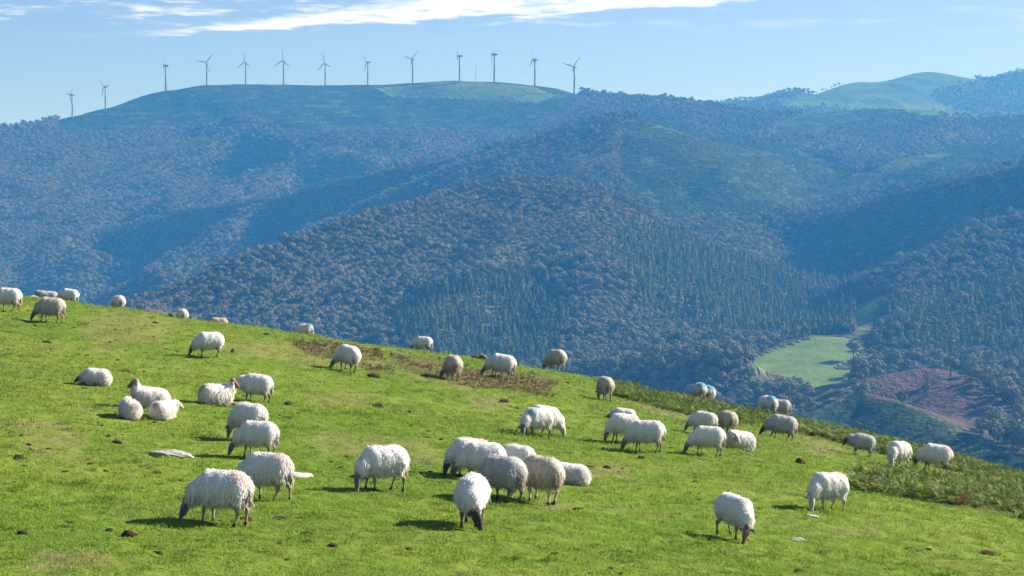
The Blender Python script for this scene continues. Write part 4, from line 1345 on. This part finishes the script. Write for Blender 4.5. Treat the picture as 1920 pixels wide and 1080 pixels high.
# ------------------------------------------------------------------ ferns and grass
def fern_clump(name, seed, mat, fronds=8, ln=.5, droop=.5):
    r = np.random.default_rng(seed); V = []; Fc = []
    for f in range(fronds):
        t = 2 * math.pi * f / fronds + r.uniform(-.4, .4); L = ln * r.uniform(.65, 1.15); lean = r.uniform(.35, 1.0)
        dirv = np.array([math.cos(t), math.sin(t), 0]); side = np.array([-math.sin(t), math.cos(t), 0])
        def pt(u): return dirv * L * lean * u * (.4 + .6 * u) + np.array([0, 0, L * (1.0 - .35 * lean) * (u * 1.45 - droop * u * u)])
        n = 9
        for i in range(1, n + 1):
            u = i / n; p = pt(u); q = pt(min(1, u + .07)); wd = L * .30 * (1 - u) ** .7 * min(1, u * 4) + .012
            for sgn in (-1, 1):
                o = len(V)
                tipp = p + side * sgn * wd + (q - p) * .6 + np.array([0, 0, r.uniform(-.04, .01)])
                V += [tuple(p), tuple(q), tuple(tipp)]; Fc.append((o, o + 1, o + 2))
        o = len(V); w = side * .006
        for i in range(5): p = pt(i / 4); V += [tuple(p - w), tuple(p + w)]
        for i in range(4): Fc.append((o + 2 * i, o + 2 * i + 1, o + 2 * i + 3, o + 2 * i + 2))
    return new_mesh(name, V, Fc, [mat], False)


def region_points(polys, spacing, jitter=12):
    """ground points under the photo polygons, evenly spread over the ground"""
    P = []
    xs = np.arange(-26, 28, spacing); ys = np.arange(20, 100, spacing)
    gx, gy = np.meshgrid(xs, ys)
    gx = gx + rng.uniform(-.5, .5, gx.shape) * spacing; gy = gy + rng.uniform(-.5, .5, gy.shape) * spacing
    gx, gy = gx.ravel(), gy.ravel(); z = ground(gx, gy)
    px, py = project(gx, gy, z)
    w = jitter * fbm(gx / .9, gy / .9, 3, 171)
    az = np.arctan2(gx, gy); lim = np.interp(az, _crest_az, _crest_r) + 4
    k = poly_mask(px + 2 * w, py + w, polys) & (np.hypot(gx, gy) < lim)
    return gx[k], gy[k], z[k] + bumps(gx[k], gy[k])


def build_ferns():
    for name, polys, mat, sp, thin, lo, hi, lab in (('green_ferns', FERN_GREEN, 'fern', .21, .95, .40, 1.0, 'bank of green ferns along the brow at right'),
                                                    ('withered_bracken', FERN_BROWN, 'brown_fern', .22, .85, .26, .58, 'patches of withered brown bracken on the upper slope')):
        protos = [fern_clump(name + '_clump', 90 + i, MAT[mat], 8 + i, .5 if mat == 'fern' else .42, .5 + .12 * i) for i in range(4)]
        X, Y, Z = region_points(polys, sp)
        k = (rng.uniform(size=len(X)) < thin) & (fbm(X / 1.1, Y / 1.1, 2, 181) > (-.38 if mat == 'fern' else -.10)); X, Y, Z = X[k], Y[k], Z[k]; n = len(X)
        s = rng.uniform(lo, hi, n)
        o = scatter(name, np.stack([X, Y, Z - .02], 1), np.stack([rng.normal(0, .12, n), rng.normal(0, .12, n), rng.uniform(0, 6.28, n)], 1), np.stack([s, s, s * rng.uniform(.8, 1.15, n)], 1), rng.integers(0, 4, n), protos)
        tag(o, lab)
        print(name, n)


build_ferns()


def grass_clump(seed, n=80, rad=.20, lo=.018, hi=.05):
    r = np.random.default_rng(seed)
    q = np.sqrt(r.uniform(size=n)) * rad; t = r.uniform(0, 6.283, n)
    B = np.stack([q * np.cos(t), q * np.sin(t), np.full(n, -.012)], 1)
    L = r.uniform(lo, hi, n)[:, None]; d = np.stack([r.normal(0, .5, n), r.normal(0, .5, n), np.ones(n)], 1); d /= np.linalg.norm(d, axis=1, keepdims=True)
    a = r.uniform(0, 6.283, n); w = np.stack([np.cos(a), np.sin(a), np.zeros(n)], 1) * r.uniform(.004, .008, n)[:, None]
    m = B + d * L * .6; tip = B + d * L + np.stack([d[:, 0], d[:, 1], -np.ones(n) * .2], 1) * L * .35
    V = np.stack([B - w, B + w, m + w * .8, m - w * .8, tip], 1).reshape(-1, 3)
    F_ = []
    for i in range(n): k = 5 * i; F_ += [(k, k + 1, k + 2, k + 3), (k + 3, k + 2, k + 4)]
    return new_mesh('grass_clump', V, F_, [MAT['grass']], False)


def build_grass():
    protos = [grass_clump(500 + i) for i in range(4)] + [grass_clump(510 + i, 60, .14, .04, .10) for i in range(2)]
    X, Y = [], []
    for a, b, s in ((19, 34, .21), (34, 52, .27), (52, 92, .36)):
        n = int(b * .3 / s) + 1
        gx, gy = np.meshgrid(np.arange(-n, n + 1) * s, np.arange(a * .94, b, s))
        gx = gx + rng.uniform(-.5, .5, gx.shape) * s; gy = gy + rng.uniform(-.5, .5, gy.shape) * s
        r = np.hypot(gx, gy); k = (r >= a) & (r < b) & (np.abs(np.arctan2(gx, gy)) < .285)
        X.append(gx[k]); Y.append(gy[k])
    X, Y = np.concatenate(X), np.concatenate(Y)
    az = np.arctan2(X, Y); k = np.hypot(X, Y) < np.interp(az, _crest_az, _crest_r) + 2
    X, Y = X[k], Y[k]; Z = ground(X, Y) + bumps(X, Y)
    px, py = project(X, Y, Z); w = 14 * fbm(X / .8, Y / .8, 3, 61)
    dry = poly_mask(px + 2 * w, py + w, DRY)
    k = ~(dry & (rng.uniform(size=len(X)) < .42)) & (fbm(X / .75, Y / .35, 3, 191) > -.40)
    X, Y, Z, dry = X[k], Y[k], Z[k], dry[k]; n = len(X)
    s = rng.uniform(.75, 1.25, n) * np.clip(np.hypot(X, Y) / 34, .95, 1.7)
    dn = np.clip(.55 * dry + .8 * np.clip(fbm(X / 2.6, Y / 1.4, 4, 201) - .06, 0, 1) + .12 * np.clip((np.hypot(X, Y) - 48) / 20, 0, 1), 0, 1)
    var = np.where(rng.uniform(size=n) < .08 + .25 * (fbm(X / 1.6, Y / .7, 2, 231) > .42), rng.integers(4, 6, n), rng.integers(0, 4, n))
    o = scatter('grass', np.stack([X, Y, Z], 1), np.stack([rng.normal(0, .05, n), rng.normal(0, .05, n), rng.uniform(0, 6.28, n)], 1), np.stack([s, s, rng.uniform(.55, 1.1, n) * (1 + 1.6 * np.clip(fbm(X / .8, Y / .45, 3, 221) - .05, 0, .7))], 1), var, protos, {'dryness': dn})
    tag(o, 'short grass blades covering the pasture')
    print('grass', n)


build_grass()
